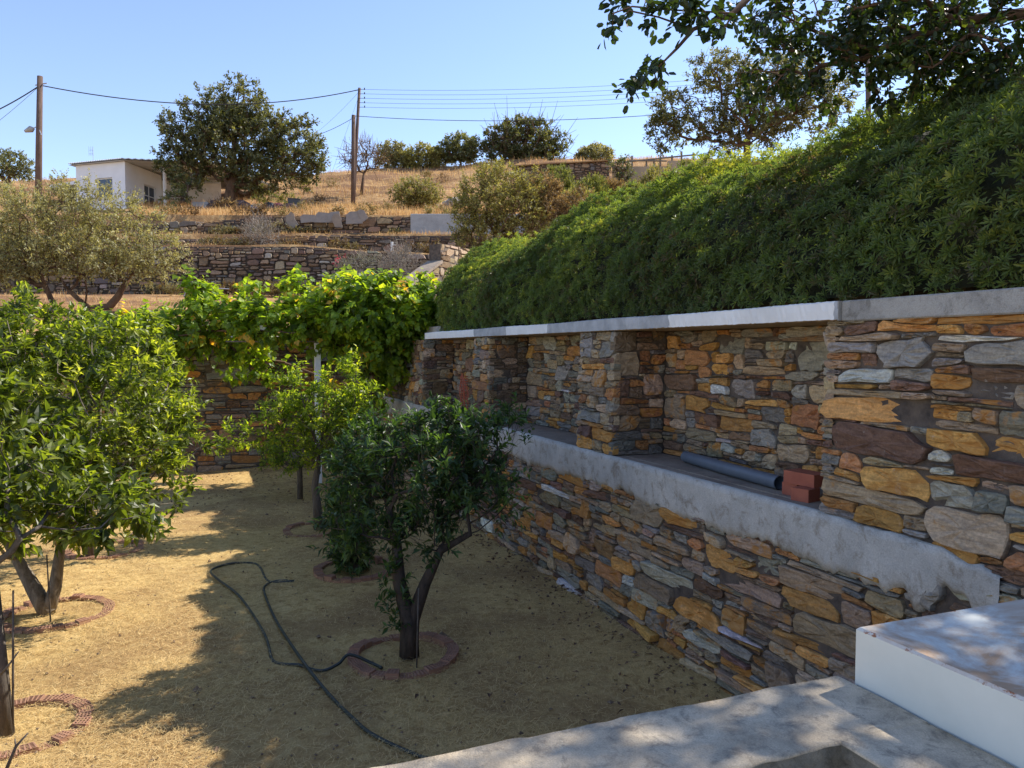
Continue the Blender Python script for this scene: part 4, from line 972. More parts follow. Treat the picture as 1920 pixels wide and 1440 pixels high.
# ------------------------------------------------------------------ foreground parapet and white metal box
def parapet():
    root = empty('concrete_parapet', W(1.3, .8, 1.7), WALL_ROT, 'weathered grey concrete parapet corner in the foreground', 'parapet')
    rng = np.random.default_rng(4); zt = 1.70
    # plan outline in (s, n): an L with a square opening on the camera side; finely divided, jittered
    so, si, no, ni = 1.438, 1.182, 1.424, 1.186
    xs_n = np.concatenate([np.linspace(-6, -.6, 60), np.linspace(-.57, ni, 88)]); cross = np.linspace(0, 1, 13)
    def wob(a, x): return a*(np.interp(x*9 % 97, np.arange(98), rng.normal(0, 1, 98)))
    we = np.random.default_rng(1).normal(0, 1, 4000)
    def W1(x, k, a): i = (np.abs(x)*k); f = i % 1; i = i.astype(int) % 3990; return a*(we[i]*(1-f)+we[i+1]*f)
    V = []; Q = []; rough = []
    def strip(A, Bv, flip=False):       # rows A..B (each m,3): top with rounded edges then down the sides
        rows = []
        for k, t in enumerate(cross):
            p = A*(1-t)+Bv*t; rows.append(p)
        e0 = [A+np.array([0, 0, d])+(A-Bv)/np.linalg.norm(A-Bv, axis=1, keepdims=True)*o_ for d, o_ in ((-1.75, .004), (-.6, .004), (-.15, .004), (-.03, .003), (-.008, 0.))]
        e1 = [Bv+np.array([0, 0, d])+(Bv-A)/np.linalg.norm(A-Bv, axis=1, keepdims=True)*(o_+rng.normal(0, 1, (len(A), 1))*.003*(d < -.009)) for d, o_ in ((-.006, 0.), (-.012, -.002), (-.022, .004), (-.036, .001), (-.05, .006), (-.07, .002), (-.09, .007), (-.12, .003), (-.15, .006), (-.19, .002), (-.24, .005), (-.95, .004))]
        R_ = e0+[r.copy() for r in rows]+e1; R_[5] = R_[5]*.93+R_[6]*.07; R_[-13] = R_[-13]*.93+R_[-14]*.07
        b = sum(len(v) for v in V); m = len(A); i = np.arange(len(R_)*m).reshape(len(R_), m)+b
        V.append(np.vstack(R_)); q = np.stack([i[:-1, :-1], i[:-1, 1:], i[1:, 1:], i[1:, :-1]], -1).reshape(-1, 4); Q.append(q[:, ::-1] if flip else q); rough.append(np.repeat(np.arange(len(R_)-1) >= len(e0)+len(rows)-1+1, m-1))
    def loc(s, n, z=None): s = np.broadcast_to(s, np.shape(n)).astype(float); n = np.asarray(n, float)+0*s; return np.stack([s, -n, np.full(s.shape, zt)], -1)
    nn_ = np.concatenate([np.linspace(-6, -.6, 60), np.linspace(-.57, no, 100)])
    A = loc(so+W1(nn_, 40, .0022)+W1(nn_, 9, .002), nn_); B_ = loc(np.where(nn_ < ni, si, si)+W1(nn_+3, 40, .003), nn_)
    strip(A, B_, True)
    ss = np.linspace(-2.2, si+.004, 120)
    A = loc(ss, np.full(120, no)); A[:, 1] -= W1(ss+7, 30, .0015); B_ = loc(ss, np.full(120, ni)); B_[:, 1] -= W1(ss+9, 35, .004)
    strip(A, B_)
    Vv = np.vstack(V); Vv[:, 2] += .0012*np.sin(Vv[:, 0]*23)*np.sin(Vv[:, 1]*19)
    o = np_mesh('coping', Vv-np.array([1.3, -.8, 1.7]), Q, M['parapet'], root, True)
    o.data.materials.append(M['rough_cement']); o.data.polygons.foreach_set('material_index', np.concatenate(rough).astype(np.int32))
    # rough filling inside the corner, lower than the coping
    xs = np.linspace(.2, si-.006, 60); ys = np.linspace(.2, ni-.006, 60); X, Y = np.meshgrid(xs, ys)
    dS, dN = si-X, ni-Y; dd = np.minimum(dS, dN)
    Z = zt-.24-.10*np.clip(dd/.07, 0, 1)+rng.normal(0, .006, X.shape)+.012*np.sin(X*50)*np.sin(Y*61)
    i = np.arange(3600).reshape(60, 60)
    np_mesh('rough_fillet', np.stack([X-1.3, -(Y-.8), Z-1.7], -1).reshape(-1, 3), [np.stack([i[:-1, :-1], i[1:, :-1], i[1:, 1:], i[:-1, 1:]], -1).reshape(-1, 4)], M['rough_cement'], root, True)
    end = MB(); end.box(si-.001, so-.006, -no-.002, -no+.1, .0, 1.692); o = end.build('end_face', M['parapet'], root); o.location = (-1.3, .8, -1.7)
parapet()
def white_box():
    s0, s1, n0, n1, z0, z1 = -.35, 1.389, 1.432, 3.05, .95, 1.836
    root = empty('metal_box', W((s0+s1)/2, (n0+n1)/2, z0), WALL_ROT, 'white painted metal box with rust spots beside the parapet', 'metal box')
    mb = MB(); c, d = (s0+s1)/2, (n0+n1)/2
    nx, ny = 60, 56; V = []; E_ = []; Q = []
    def face(fn, nu, nv, fu):
        b = len(V)
        for i in range(nu+1):
            for j in range(nv+1): p, e = fn(i/nu, j/nv); V.append(p); E_.append(e)
        for i in range(nu):
            for j in range(nv):
                q = (b+i*(nv+1)+j, b+(i+1)*(nv+1)+j, b+(i+1)*(nv+1)+j+1, b+i*(nv+1)+j+1); Q.append(q if fu else q[::-1])
    L_, Wd = s1-s0, n1-n0; bv = .006
    ez = lambda a, l: max(0., 1-min(a, l-a)/.025)
    face(lambda u_, v_: ((s0+bv+(L_-2*bv)*u_-c, -(n0+bv+(Wd-2*bv)*v_-d), z1-z0), max(ez(u_*L_, L_), ez(v_*Wd, Wd))), 90, 84, False)
    face(lambda u_, v_: ((s0+L_*u_-c, -(n0-d), (z1-z0-bv)*v_), max(0., 1-(1-v_)*(z1-z0)/.025)), 90, 40, False)
    face(lambda u_, v_: ((s1-c, -(n0+Wd*u_-d), (z1-z0-bv)*v_), max(0., 1-(1-v_)*(z1-z0)/.02)), 90, 40, False)
    face(lambda u_, v_: ((s0-c, -(n0+Wd*u_-d), (z1-z0-bv)*v_), 0), 10, 10, True)
    face(lambda u_, v_: ((s0+L_*u_-c, -(n1-d), (z1-z0-bv)*v_), 0), 10, 10, True)
    # bevel strips
    for (a, b_, e, f) in (((s0-c, -(n0-d)), (s1-c, -(n0-d)), (s1-bv-c, -(n0+bv-d)), (s0+bv-c, -(n0+bv-d))), ((s1-c, -(n0-d)), (s1-c, -(n1-d)), (s1-bv-c, -(n1-bv-d)), (s1-bv-c, -(n0+bv-d))), ((s0-c, -(n0-d)), (s0+bv-c, -(n0+bv-d)), (s0+bv-c, -(n1-bv-d)), (s0-c, -(n1-d))), ((s0-c, -(n1-d)), (s0+bv-c, -(n1-bv-d)), (s1-bv-c, -(n1-bv-d)), (s1-c, -(n1-d)))):
        b0 = len(V); h_ = z1-z0
        if True:
            lo = h_-bv
            zz = [lo, lo, h_, h_] if (a, b_, e, f)[2] == e and (abs(e[0]-a[0]) > bv*1.5 or True) else None
            inn = lambda p: abs(p[0]) < L_/2-bv*.5 and abs(p[1]) < Wd/2-bv*.5
            for p in (a, b_, e, f): V.append((p[0], p[1], h_ if inn(p) else lo)); E_.append(1.)
            Q.append((b0, b0+1, b0+2, b0+3))
    np_mesh('metal_shell', np.array(V), [np.array(Q)], M['wbox'], root, False, {'edge': ('POINT', 'FLOAT', np.array(E_))})
    mb = MB(); mb.box(-L_/2+.05, L_/2-.05, -Wd/2+.05, Wd/2-.05, -.95, -.002); mb.build('plinth', M['block'], root)
white_box()
mb = MB()
mb.add([W(-8, -8, .75), W(1.25, -8, .75), W(1.25, 1.2, .75), W(-8, 1.2, .75)], [(0, 1, 2, 3)]); tag(mb.build('terrace_floor', M['parapet']), kind='structure')

# ------------------------------------------------------------------ pergola and grape vine
pb = gz(598, 905); pg = empty('pergola', pb, WALL_ROT, 'white post and beam frame carrying the grape vine', 'pergola')
mb = MB(); mb.box(-.055, .055, -.055, .055, -.05, 2.62, bev=.006); mb.build('post', M['white'], pg)
mb = MB(); mb.tube([(0, -4.2, 2.66), (0, 1.6, 2.64)], .014, 6); mb.build('beam', M['weathered_wood'], pg)
for k in range(5):
    y = -3.6+k*1.7; mb = MB(); mb.tube([(-.3, y, 2.72), (1.2, y, 2.75), (2.6, y, 2.80)], .012, 5); mb.build('wire', M['metal'], pg)
mb = MB(); mb.box(-.10, -.06, .78, 1.02, 2.84, 2.93); mb.build('sign_board', M['white'], pg)
vD = 14.3
vb = [Bp(225, 690, 14.0, 45, 30, .4), Bp(330, 665, 14.6, 60, 22, .4), Bp(200, 610, 14.8, 40, 26, .8), Bp(245, 660, 14.5, 50, 24, .5), Bp(300, 630, 14.6, 50, 26, .6), Bp(700, 578, 14.2, 115, 55, .8), Bp(610, 593, vD, 90, 50, .8), Bp(520, 606, vD, 90, 36, .8), Bp(430, 610, 14.6, 90, 32, .8), Bp(340, 618, 14.8, 80, 34, .8), Bp(270, 623, 15, 62, 36, .8), Bp(225, 638, 14.6, 55, 34, .8),
      Bp(770, 608, 14.3, 60, 55, .6), Bp(660, 558, 14.6, 60, 38), Bp(740, 553, 14.4, 58, 34), Bp(690, 638, 14.3, 80, 50, .6), Bp(740, 658, 14.6, 55, 60, .6), Bp(700, 708, 14.8, 30, 50, .5), Bp(600, 638, 14.5, 60, 25, .5),
      Bp(555, 548, 14.3, 20, 30), Bp(465, 553, 14.4, 18, 30), Bp(475, 578, 14.4, 30, 25), Bp(385, 563, 14.6, 30, 28), Bp(360, 533, 14.7, 16, 24), Bp(440, 530, 14.4, 12, 18), Bp(550, 526, 14.3, 12, 14), Bp(800, 578, 14.3, 30, 45), Bp(795, 538, 14.4, 14, 22),
      Bp(450, 653, 14.8, 60, 22, .4), Bp(500, 683, 15.2, 45, 30, .3), Bp(400, 643, 15, 50, 18, .4), Bp(420, 688, 15.4, 30, 22, .3), Bp(715, 638, 14.0, 22, 42, .5), Bp(640, 688, 15, 25, 30, .4)]
def sc_blobs(bl): return [tuple(list(b)+[max(1., .32/min(b[3], b[5]))*.0+1.]) for b in bl]
vbase = W(15.4, 3.1, 0)
def vrel(p): return tuple(np.asarray(p)-vbase)
tree('grape_vine', 'bright green grape vine sprawling over the pergola across the far end of the garden', 'vine', vbase, vb,
     [[((0, 0, 0), .05), ((-.1, .1, .8), .045), ((.05, -.1, 1.6), .04), ((-.1, 0, 2.5), .035), (vrel((-2.9, 14.3, 2.9)), .03), (vrel((-4.6, 14.4, 2.85)), .024), (vrel((-6.3, 14.7, 2.85)), .018)]],
     1400, 3, 5, .24, .125, 'vine', M['vine'], M['bark_brown'], tip_r=.0042, seed=71, asp=1.0, up=0, droop=.7, twig_share=.5, inner=.25, vspread=.4, maxr=.03, bare=(150, .3, .0026))

# ------------------------------------------------------------------ olive-like tree on the terrace above
def bl(px, py, Y, rx, ry, d=1.): return Bp(px, py, Y, rx, ry, d)
tb = on(178, 20.); 
def rl(b): return lambda p: tuple(np.asarray(p)-b)
r_ = rl(tb)
tree('almond_tree', 'wide pale olive-green tree on the terrace beyond the lemon trees, left', 'tree', tb,
     [bl(90, 430, 20, 110, 80), bl(220, 440, 19.8, 85, 72), bl(170, 390, 20.2, 90, 50), bl(290, 480, 19.6, 55, 46), bl(20, 420, 20.4, 70, 80), bl(120, 485, 19.4, 100, 34), bl(235, 498, 19.5, 75, 26), bl(-60, 440, 20.5, 70, 90), bl(30, 490, 19.8, 80, 36), bl(320, 500, 19.6, 28, 22), bl(-20, 500, 20, 70, 40)],
     [[((0, 0, 0), .13), (r_(at(205, 575, 20)), .11), (r_(at(222, 555, 20)), .09), (r_(at(235, 530, 19.9)), .06)], [((0, 0, 0), .13), (r_(at(160, 572, 20)), .07), (r_(at(130, 545, 20)), .06)],
      [((-1.0, .1, 0), .08), (r_(at(95, 560, 20)), .07), (r_(at(85, 535, 20)), .06)]],
     1150, 5, 9, .28, .092, 'flat', M['almond'], M['bark_brown'], tip_r=.0055, seed=72, asp=.42, up=.25, droop=.1, twig_share=.35, inner=.2, vspread=.5, maxr=.07, bare=(260, .4, .004), vbase=.12)

# ------------------------------------------------------------------ trees and shrubs of the hillside
def far_tree(name, label, cat, px, Y, blobs, trunk_top, r0, nclust, per, nl, twl, Ln, mat, bark, seed, group=None, kind='flat', asp=.55, **kw):
    base = on(px, Y); q = at(trunk_top[0], trunk_top[1], Y)-base
    return tree(name, label, cat, base, [bl(b[0], b[1], Y+(b[4] if len(b) > 4 else 0), b[2], b[3]) for b in blobs], [[((0, 0, -.1), r0), tuple([*(q*.5*np.array([.8, 1, 1]))]) and (tuple(q*.5), r0*.85), (tuple(q), r0*.6)]],
                nclust, per, nl, twl, Ln, kind, M[mat], M[bark], group, seed=seed, asp=asp, **kw)
far_tree('carob_tree', 'large dark evergreen tree with several domed clumps, beside the white house', 'tree', 432, 47.5,
         [(400, 212, 52, 42), (455, 190, 44, 40), (365, 262, 55, 45), (430, 275, 75, 55), (500, 245, 50, 40), (550, 262, 52, 42), (540, 315, 60, 38), (480, 320, 60, 40), (350, 318, 45, 26), (320, 300, 28, 22), (590, 290, 22, 34), (430, 230, 40, 40), (325, 232, 26, 20), (325, 372, 20, 18, -3), (352, 352, 24, 18, -2)],
         (440, 315), .42, 1150, 4, 10, .46, .215, 'carob_far', 'bark_brown', 81, tip_r=.02, twig_share=.15, inner=.35, vspread=.5, maxr=.16)
far_tree('carob_tree', 'tall spreading tree with bare lower limbs, on the skyline behind the hedge', 'tree', 1400, 36,
         [(1265, 205, 48, 28), (1345, 135, 58, 28), (1430, 150, 62, 36), (1290, 245, 48, 26), (1380, 205, 50, 34), (1240, 240, 28, 22), (1460, 205, 60, 45), (1540, 190, 60, 55), (1350, 265, 40, 22), (1245, 270, 16, 16), (1500, 130, 50, 30), (1430, 250, 40, 24)],
         (1400, 270), .26, 800, 4, 9, .38, .17, 'carob_far', 'bark_brown', 82, tip_r=.014, twig_share=.25, inner=.35, vspread=.5, vbase=.12, maxr=.12, bare=(160, .7, .012))
RG = 'trees and shrubs along the skyline'
far_tree('carob_tree', 'big dark round tree with bare twigs at its top, on the ridge', 'tree', 985, 75,
         [(990, 275, 55, 30), (935, 262, 26, 22), (1035, 268, 34, 18), (970, 245, 34, 20), (1000, 300, 55, 18), (1010, 240, 24, 14), (930, 282, 22, 20), (955, 295, 40, 16)], (985, 300), .3, 620, 3, 9, .5, .32, 'carob_far', 'bark_brown', 83, RG, tip_r=.025, twig_share=.2, maxr=.14, bare=(300, 2.2, .03), up=.6)
far_tree('carob_tree', 'medium green tree on the ridge with visible forked trunk', 'tree', 864, 75, [(865, 272, 28, 18), (840, 284, 22, 16), (890, 280, 20, 16), (865, 290, 30, 12)], (864, 308), .16, 260, 3, 8, .45, .3, 'carob_far', 'bark_brown', 84, RG, tip_r=.02, vbase=.15, maxr=.1)
far_tree('round_shrub', 'dull olive domed shrub on the ridge between two trees', 'shrub', 795, 75, [(795, 297, 36, 22), (770, 302, 22, 18), (818, 300, 20, 18)], (795, 312), .12, 300, 3, 8, .4, .28, 'bush', 'bark_brown', 85, RG, tip_r=.015, shrub=True)
far_tree('carob_tree', 'light green small tree on the ridge, left of the domed shrub', 'tree', 735, 75, [(735, 284, 26, 14), (720, 300, 20, 14), (752, 300, 18, 16)], (735, 310), .1, 230, 3, 8, .4, .26, 'almond', 'bark_brown', 86, RG, tip_r=.018)
far_tree('round_shrub', 'round isolated shrub against the sky, right of the big dark tree', 'shrub', 1115, 75, [(1115, 292, 30, 17), (1100, 295, 20, 12), (1130, 296, 18, 10)], (1115, 303), .12, 260, 3, 8, .4, .26, 'almond', 'bark_brown', 87, RG, tip_r=.015, shrub=True, vbase=.1)
far_tree('bare_tree', 'nearly leafless reddish tree with forked trunk behind the tall utility pole', 'tree', 680, 57, [(655, 292, 18, 16), (700, 300, 22, 22), (680, 282, 26, 18), (662, 310, 16, 14), (715, 292, 12, 14)], (682, 325), .13, 95, 2, 5, .5, .13, 'bush_orange', 'bark_brown', 88, tip_r=.02, twig_share=1., bare=(170, 1.0, .02))
far_tree('round_shrub', 'large dome-shaped olive shrub on the slope below the ridge', 'shrub', 782, 47, [(782, 358, 46, 22), (765, 366, 36, 20), (805, 364, 28, 20), (785, 375, 44, 14)], (782, 375), .1, 420, 3, 9, .26, .12, 'bush', 'bark_brown', 89, None, tip_r=.01, shrub=True, vbase=-.05, inner=.1, twig_share=.3)
BG = 'dry shrubs behind the hedge'
far_tree('wild_shrub', 'big airy yellow-green shrub standing in front of the upper terrace wall', 'shrub', 920, 29.5, [(930, 375, 68, 62), (890, 410, 42, 52), (970, 400, 50, 60), (915, 440, 60, 36), (935, 335, 38, 30), (990, 360, 30, 40), (875, 375, 26, 40), (1005, 430, 30, 40)], (925, 455), .07, 760, 4, 8, .3, .11, 'bush', 'bark_brown', 90, BG, tip_r=.008, shrub=True, vbase=.1, inner=.1, twig_share=.5, bare=(320, .5, .007), up=.7)
far_tree('wild_shrub', 'rust tinged loose shrub right of the big airy one', 'shrub', 1050, 30, [(1040, 400, 34, 55), (1075, 420, 34, 46), (1020, 360, 26, 36), (1090, 385, 20, 30)], (1050, 450), .06, 360, 4, 8, .28, .11, 'bush_orange', 'bark_brown', 91, BG, tip_r=.008, shrub=True, inner=.1, twig_share=.5, bare=(140, .5, .007), up=.7)
for i, (px, Y, hpx, wpx, mat, lab) in enumerate([(1045, 42, 62, 40, 'tamarisk', 'feathery upright shrub in front of the dark shed, left one'), (1110, 40, 70, 34, 'tamarisk', 'bright green rounded feathery shrub before the dark shed doorway'), (1150, 41, 60, 30, 'bush_orange', 'rusty brown feathery shrub right of the shed doorway'),
        (1190, 40, 56, 34, 'tamarisk', 'yellow-green feathery shrub right of the rusty one'), (1235, 42, 64, 46, 'bush', 'dull feathery shrub below the wooden rail'), (1285, 40, 60, 40, 'tamarisk', 'feathery shrub meeting the hedge top at the end of the rail'), (1010, 44, 40, 30, 'bush', 'dull feathery shrub beside the left end of the shed'), (1085, 37, 52, 44, 'bush', 'lower dull shrub in front of the green rounded one'), (1170, 36, 40, 60, 'tamarisk', 'low wide yellow-green shrub just over the hedge top')]):
    b_ = on(px, Y); y0 = 655-(b_[2]-EYE)/Y*F; ytop = {0: 318, 1: 338, 2: 345, 3: 352, 4: 318, 5: 310, 6: 345, 7: 365, 8: 385}[i]
    ym = (y0+ytop)/2; ry = (y0-ytop)/2
    far_tree('feathery_shrub', lab, 'shrub', px, Y, [(px, ym, wpx*.8, ry), (px-wpx*.5, ym+ry*.3, wpx*.5, ry*.6), (px+wpx*.5, ym+ry*.3, wpx*.5, ry*.65)], (px, y0-6), .05, 330, 4, 9, .36, .17, mat, 'bark_brown', 100+i, BG, asp=.34, tip_r=.008, shrub=True, inner=.05, up=1.4, open_=.5)
far_tree('pine_tree', 'grey-green tree top rising beyond the pale tree at the far left edge', 'tree', 18, 58, [(20, 310, 34, 22), (-10, 318, 30, 22), (45, 322, 22, 14)], (20, 322), .2, 200, 3, 8, .4, .2, 'carob_far', 'bark_brown', 120, None, tip_r=.02, vbase=.1)
# shrubs and flowers low on the terraces
far_tree('grey_shrub', 'twiggy grey-green shrub on the lowest terrace behind the vine', 'shrub', 672, 27, [(672, 492, 34, 13), (650, 500, 22, 12), (700, 490, 18, 12)], (672, 500), .03, 120, 3, 6, .2, .05, 'sage', 'bark_pale', 130, None, tip_r=.006, shrub=True, bare=(120, .4, .005))
far_tree('flowering_shrub', 'small shrub with crimson-pink flowers at the terrace wall edge', 'shrub', 640, 29.2, [(640, 484, 8, 6), (634, 492, 9, 5)], (640, 492), .02, 16, 2, 5, .1, .06, 'pink', 'bark_brown', 131, None, tip_r=.006, shrub=True)
far_tree('dry_bush', 'leafless purplish-grey bush beside the step wall', 'shrub', 755, 26, [(755, 492, 30, 24), (740, 500, 22, 18)], (755, 515), .03, 60, 2, 3, .25, .04, 'sage', 'bark_pale', 132, None, tip_r=.007, shrub=True, bare=(420, .55, .006), up=.8)
far_tree('dry_bush', 'pale leafless twiggy bush before the middle terrace wall', 'shrub', 490, 32.4, [(485, 432, 22, 20), (505, 445, 22, 12), (470, 448, 14, 10)], (490, 452), .03, 50, 2, 3, .3, .04, 'hill_grass', 'bark_pale', 133, None, tip_r=.008, shrub=True, bare=(330, .6, .008), up=.8)
far_tree('dry_bush', 'rust coloured dry bush in the grass left of the junk heap', 'shrub', 425, 44, [(425, 388, 20, 10), (410, 392, 14, 8)], (425, 395), .03, 60, 3, 6, .3, .12, 'bush_orange', 'bark_brown', 134, None, tip_r=.01, shrub=True, bare=(160, .6, .012), up=1.)
far_tree('green_shrub', 'small fresh green shrub behind the junk heap under the big tree', 'shrub', 500, 50, [(500, 372, 26, 9), (540, 375, 18, 8)], (500, 378), .05, 90, 3, 7, .3, .13, 'tamarisk', 'bark_brown', 135, None, tip_r=.01, shrub=True)

# ------------------------------------------------------------------ grasses (uncountable)
def blades(name, label, P, H, Wd, lean, mat, seed, flat=0.):
    rng = np.random.default_rng(seed); n = len(P); az = rng.uniform(0, 2*pi, n); h = np.stack([np.cos(az), np.sin(az), np.zeros(n)], 1); side = np.stack([-np.sin(az), np.cos(az), np.zeros(n)], 1)
    s = unit(side*np.cos(flat*0)+0*h); up = np.array([[0, 0, 1.]])
    if flat: d1 = unit(h+up*rng.uniform(-.0, .22, (n, 1))); d2 = unit(h*1.+side*rng.normal(0, .35, (n, 1))-up*rng.uniform(0, .2, (n, 1)))
    else: d1 = unit(up+h*lean[:, None]*.6); d2 = unit(up+h*lean[:, None]*1.8)
    a = P; m = P+d1*(H*.55)[:, None]; t = m+d2*(H*.45)[:, None]; w2 = (Wd/2)[:, None]
    V = np.stack([a-s*w2, a+s*w2, m+s*w2*.8, m-s*w2*.8, t], 1).reshape(-1, 3); i = np.arange(n)*5
    q = np.stack([i, i+1, i+2, i+3], 1); tr = np.stack([i+3, i+2, i+4], 1); v = np.clip(rng.normal(.5, .25, n), 0, 1)
    o = np_mesh(name, V, [q, tr], mat, None, False, {'v': ('FACE', 'FLOAT', np.concatenate([v, v]))}); return tag(o, label, None, None, 'stuff')
rng = np.random.default_rng(91)
n = 260000; Y = 3.6+(16.6-3.6)*rng.random(n)**1.7; X = rng.uniform(-1, 1, n)*Y*.8-1.2; 
pd = np.sin(X*2.1+1.3*np.sin(Y*1.7))*np.sin(Y*1.9+X)+rng.normal(0, .6, n); keep = (X*NV[0]+Y*NV[1] < 3.42) & (X > -9) & (pd > -.35)
P = np.stack([X, Y, np.full(n, .012)], 1)[keep]; n = len(P); P[:, 2] += .018*np.sin(P[:, 0]*1.7+P[:, 1])*np.sin(P[:, 1]*1.3)+rng.uniform(0, .014, n)
blades('straw', 'loose dry straw scattered over the garden soil', P, rng.uniform(.02, .10, n)*(1+rng.random(n)**8*1.6), rng.uniform(.0014, .0030, n)*(.8+P[:, 1]*.05), np.zeros(n), M['straw'], 92, 1.)
n = 2400; s = rng.uniform(0, 16, n); nn2 = 3.42-rng.exponential(.28, n)
k = rng.random(n) < .5; s = np.where(k, s, rng.uniform(12.5, 16.9, n)); nn2 = np.where(k, nn2, rng.uniform(-5, 3.3, n)-0); 
P = np.array([W(a, b_, .022) for a, b_ in zip(s, nn2)]); P[:, 2] += rng.uniform(0, .02, n)
k = rng.random(n) < .78; P = P[k]; n = len(P)
leaf_ = leaf_arrays(P, rng.normal(size=(n, 3))*np.array([1, 1, .25]), rng.normal(size=(n, 3))*.4+np.array([0, 0, 1.]), rng.uniform(.03, .07, n), rng.uniform(.015, .035, n), 'fold')
tag(np_mesh('leaf_litter', leaf_[0], [leaf_[1]], M['litter']), 'brown fallen leaves along the foot of the walls', None, None, 'stuff')
n = 26000; Y = 3.6+12.5*rng.random(n)**1.6; X = rng.uniform(-1, 1, n)*Y*.8-1; cl = np.sin(X*5.1+2*np.sin(Y*3.7))*np.sin(Y*4.7+X*2)+rng.normal(0, .35, n)
k = (X*NV[0]+Y*NV[1] < 3.4) & (X > -8.5) & (cl > .15); P = np.stack([X, Y, .006+.018*np.sin(X*1.7+Y)*np.sin(Y*1.3)], 1)[k]; n = len(P)
blades('dry_stubble', 'short dry stubble tufts in the garden soil', P, rng.uniform(.02, .06, n), rng.uniform(.002, .004, n), rng.uniform(.8, 2.2, n), M['straw'], 94)
n = 2600; Y = 3.6+12.5*rng.random(n)**1.6; X = rng.uniform(-1, 1, n)*Y*.8-1; k = (X*NV[0]+Y*NV[1] < 3.4) & (X > -8.5); X, Y = X[k], Y[k]; n = len(X)
oc = np.array([(1, 0, 0), (0, 1, 0), (-1, 0, 0), (0, -1, 0), (0, 0, .8), (0, 0, -.8)], float); sz = rng.uniform(.004, .014, n)*(1+(rng.random(n) < .05)*1.5)
Vp = np.stack([X, Y, .012+.018*np.sin(X*1.7+Y)*np.sin(Y*1.3)], 1)[:, None]+oc[None]*(sz[:, None]*rng.uniform(.6, 1.4, (n, 3)))[:, None]+rng.normal(0, .001, (n, 6, 3))
tf = np.array([(0, 1, 4), (1, 2, 4), (2, 3, 4), (3, 0, 4), (1, 0, 5), (2, 1, 5), (3, 2, 5), (0, 3, 5)])
tag(np_mesh('soil_clods', Vp.reshape(-1, 3), [((np.arange(n)*6)[:, None, None]+tf[None]).reshape(-1, 3)], M['clod']), 'small clods and pebbles among the straw', None, None, 'stuff')
# hillside grass
def hill_pts(n, x0, x1, y0, y1, rng, thr=-.2):
    Y = rng.uniform(y0, y1, n); px = rng.uniform(x0, x1, n); X = (px-960)/F*Y
    d = np.sin(X*.8+np.sin(Y*.7)*1.5)*np.sin(Y*.9-X*.4)+rng.normal(0, .45, n); k = d > thr; X, Y = X[k], Y[k]
    return np.stack([X, Y, hz(X, Y)-.02], 1)
P = np.vstack([hill_pts(60000, 250, 1500, 36.4, 52, rng), hill_pts(36000, -60, 1500, 50, 78, rng, -.35), hill_pts(5000, -50, 900, 33.6, 35.9, rng, 0), hill_pts(3500, 330, 760, 30.6, 33, rng, .5), hill_pts(9000, -100, 900, 17.4, 29.6, rng, .45)]); n = len(P)
blades('dry_grass', 'golden dry grass covering the hillside terraces', P, rng.uniform(.16, .46, n)*(1+(rng.random(n) < .06)*.7)*np.where(P[:, 1] < 36, .55, 1), rng.uniform(.012, .026, n)*np.clip(P[:, 1]/45, .5, 1.6), rng.uniform(.1, .7, n), M['hill_grass'], 93)

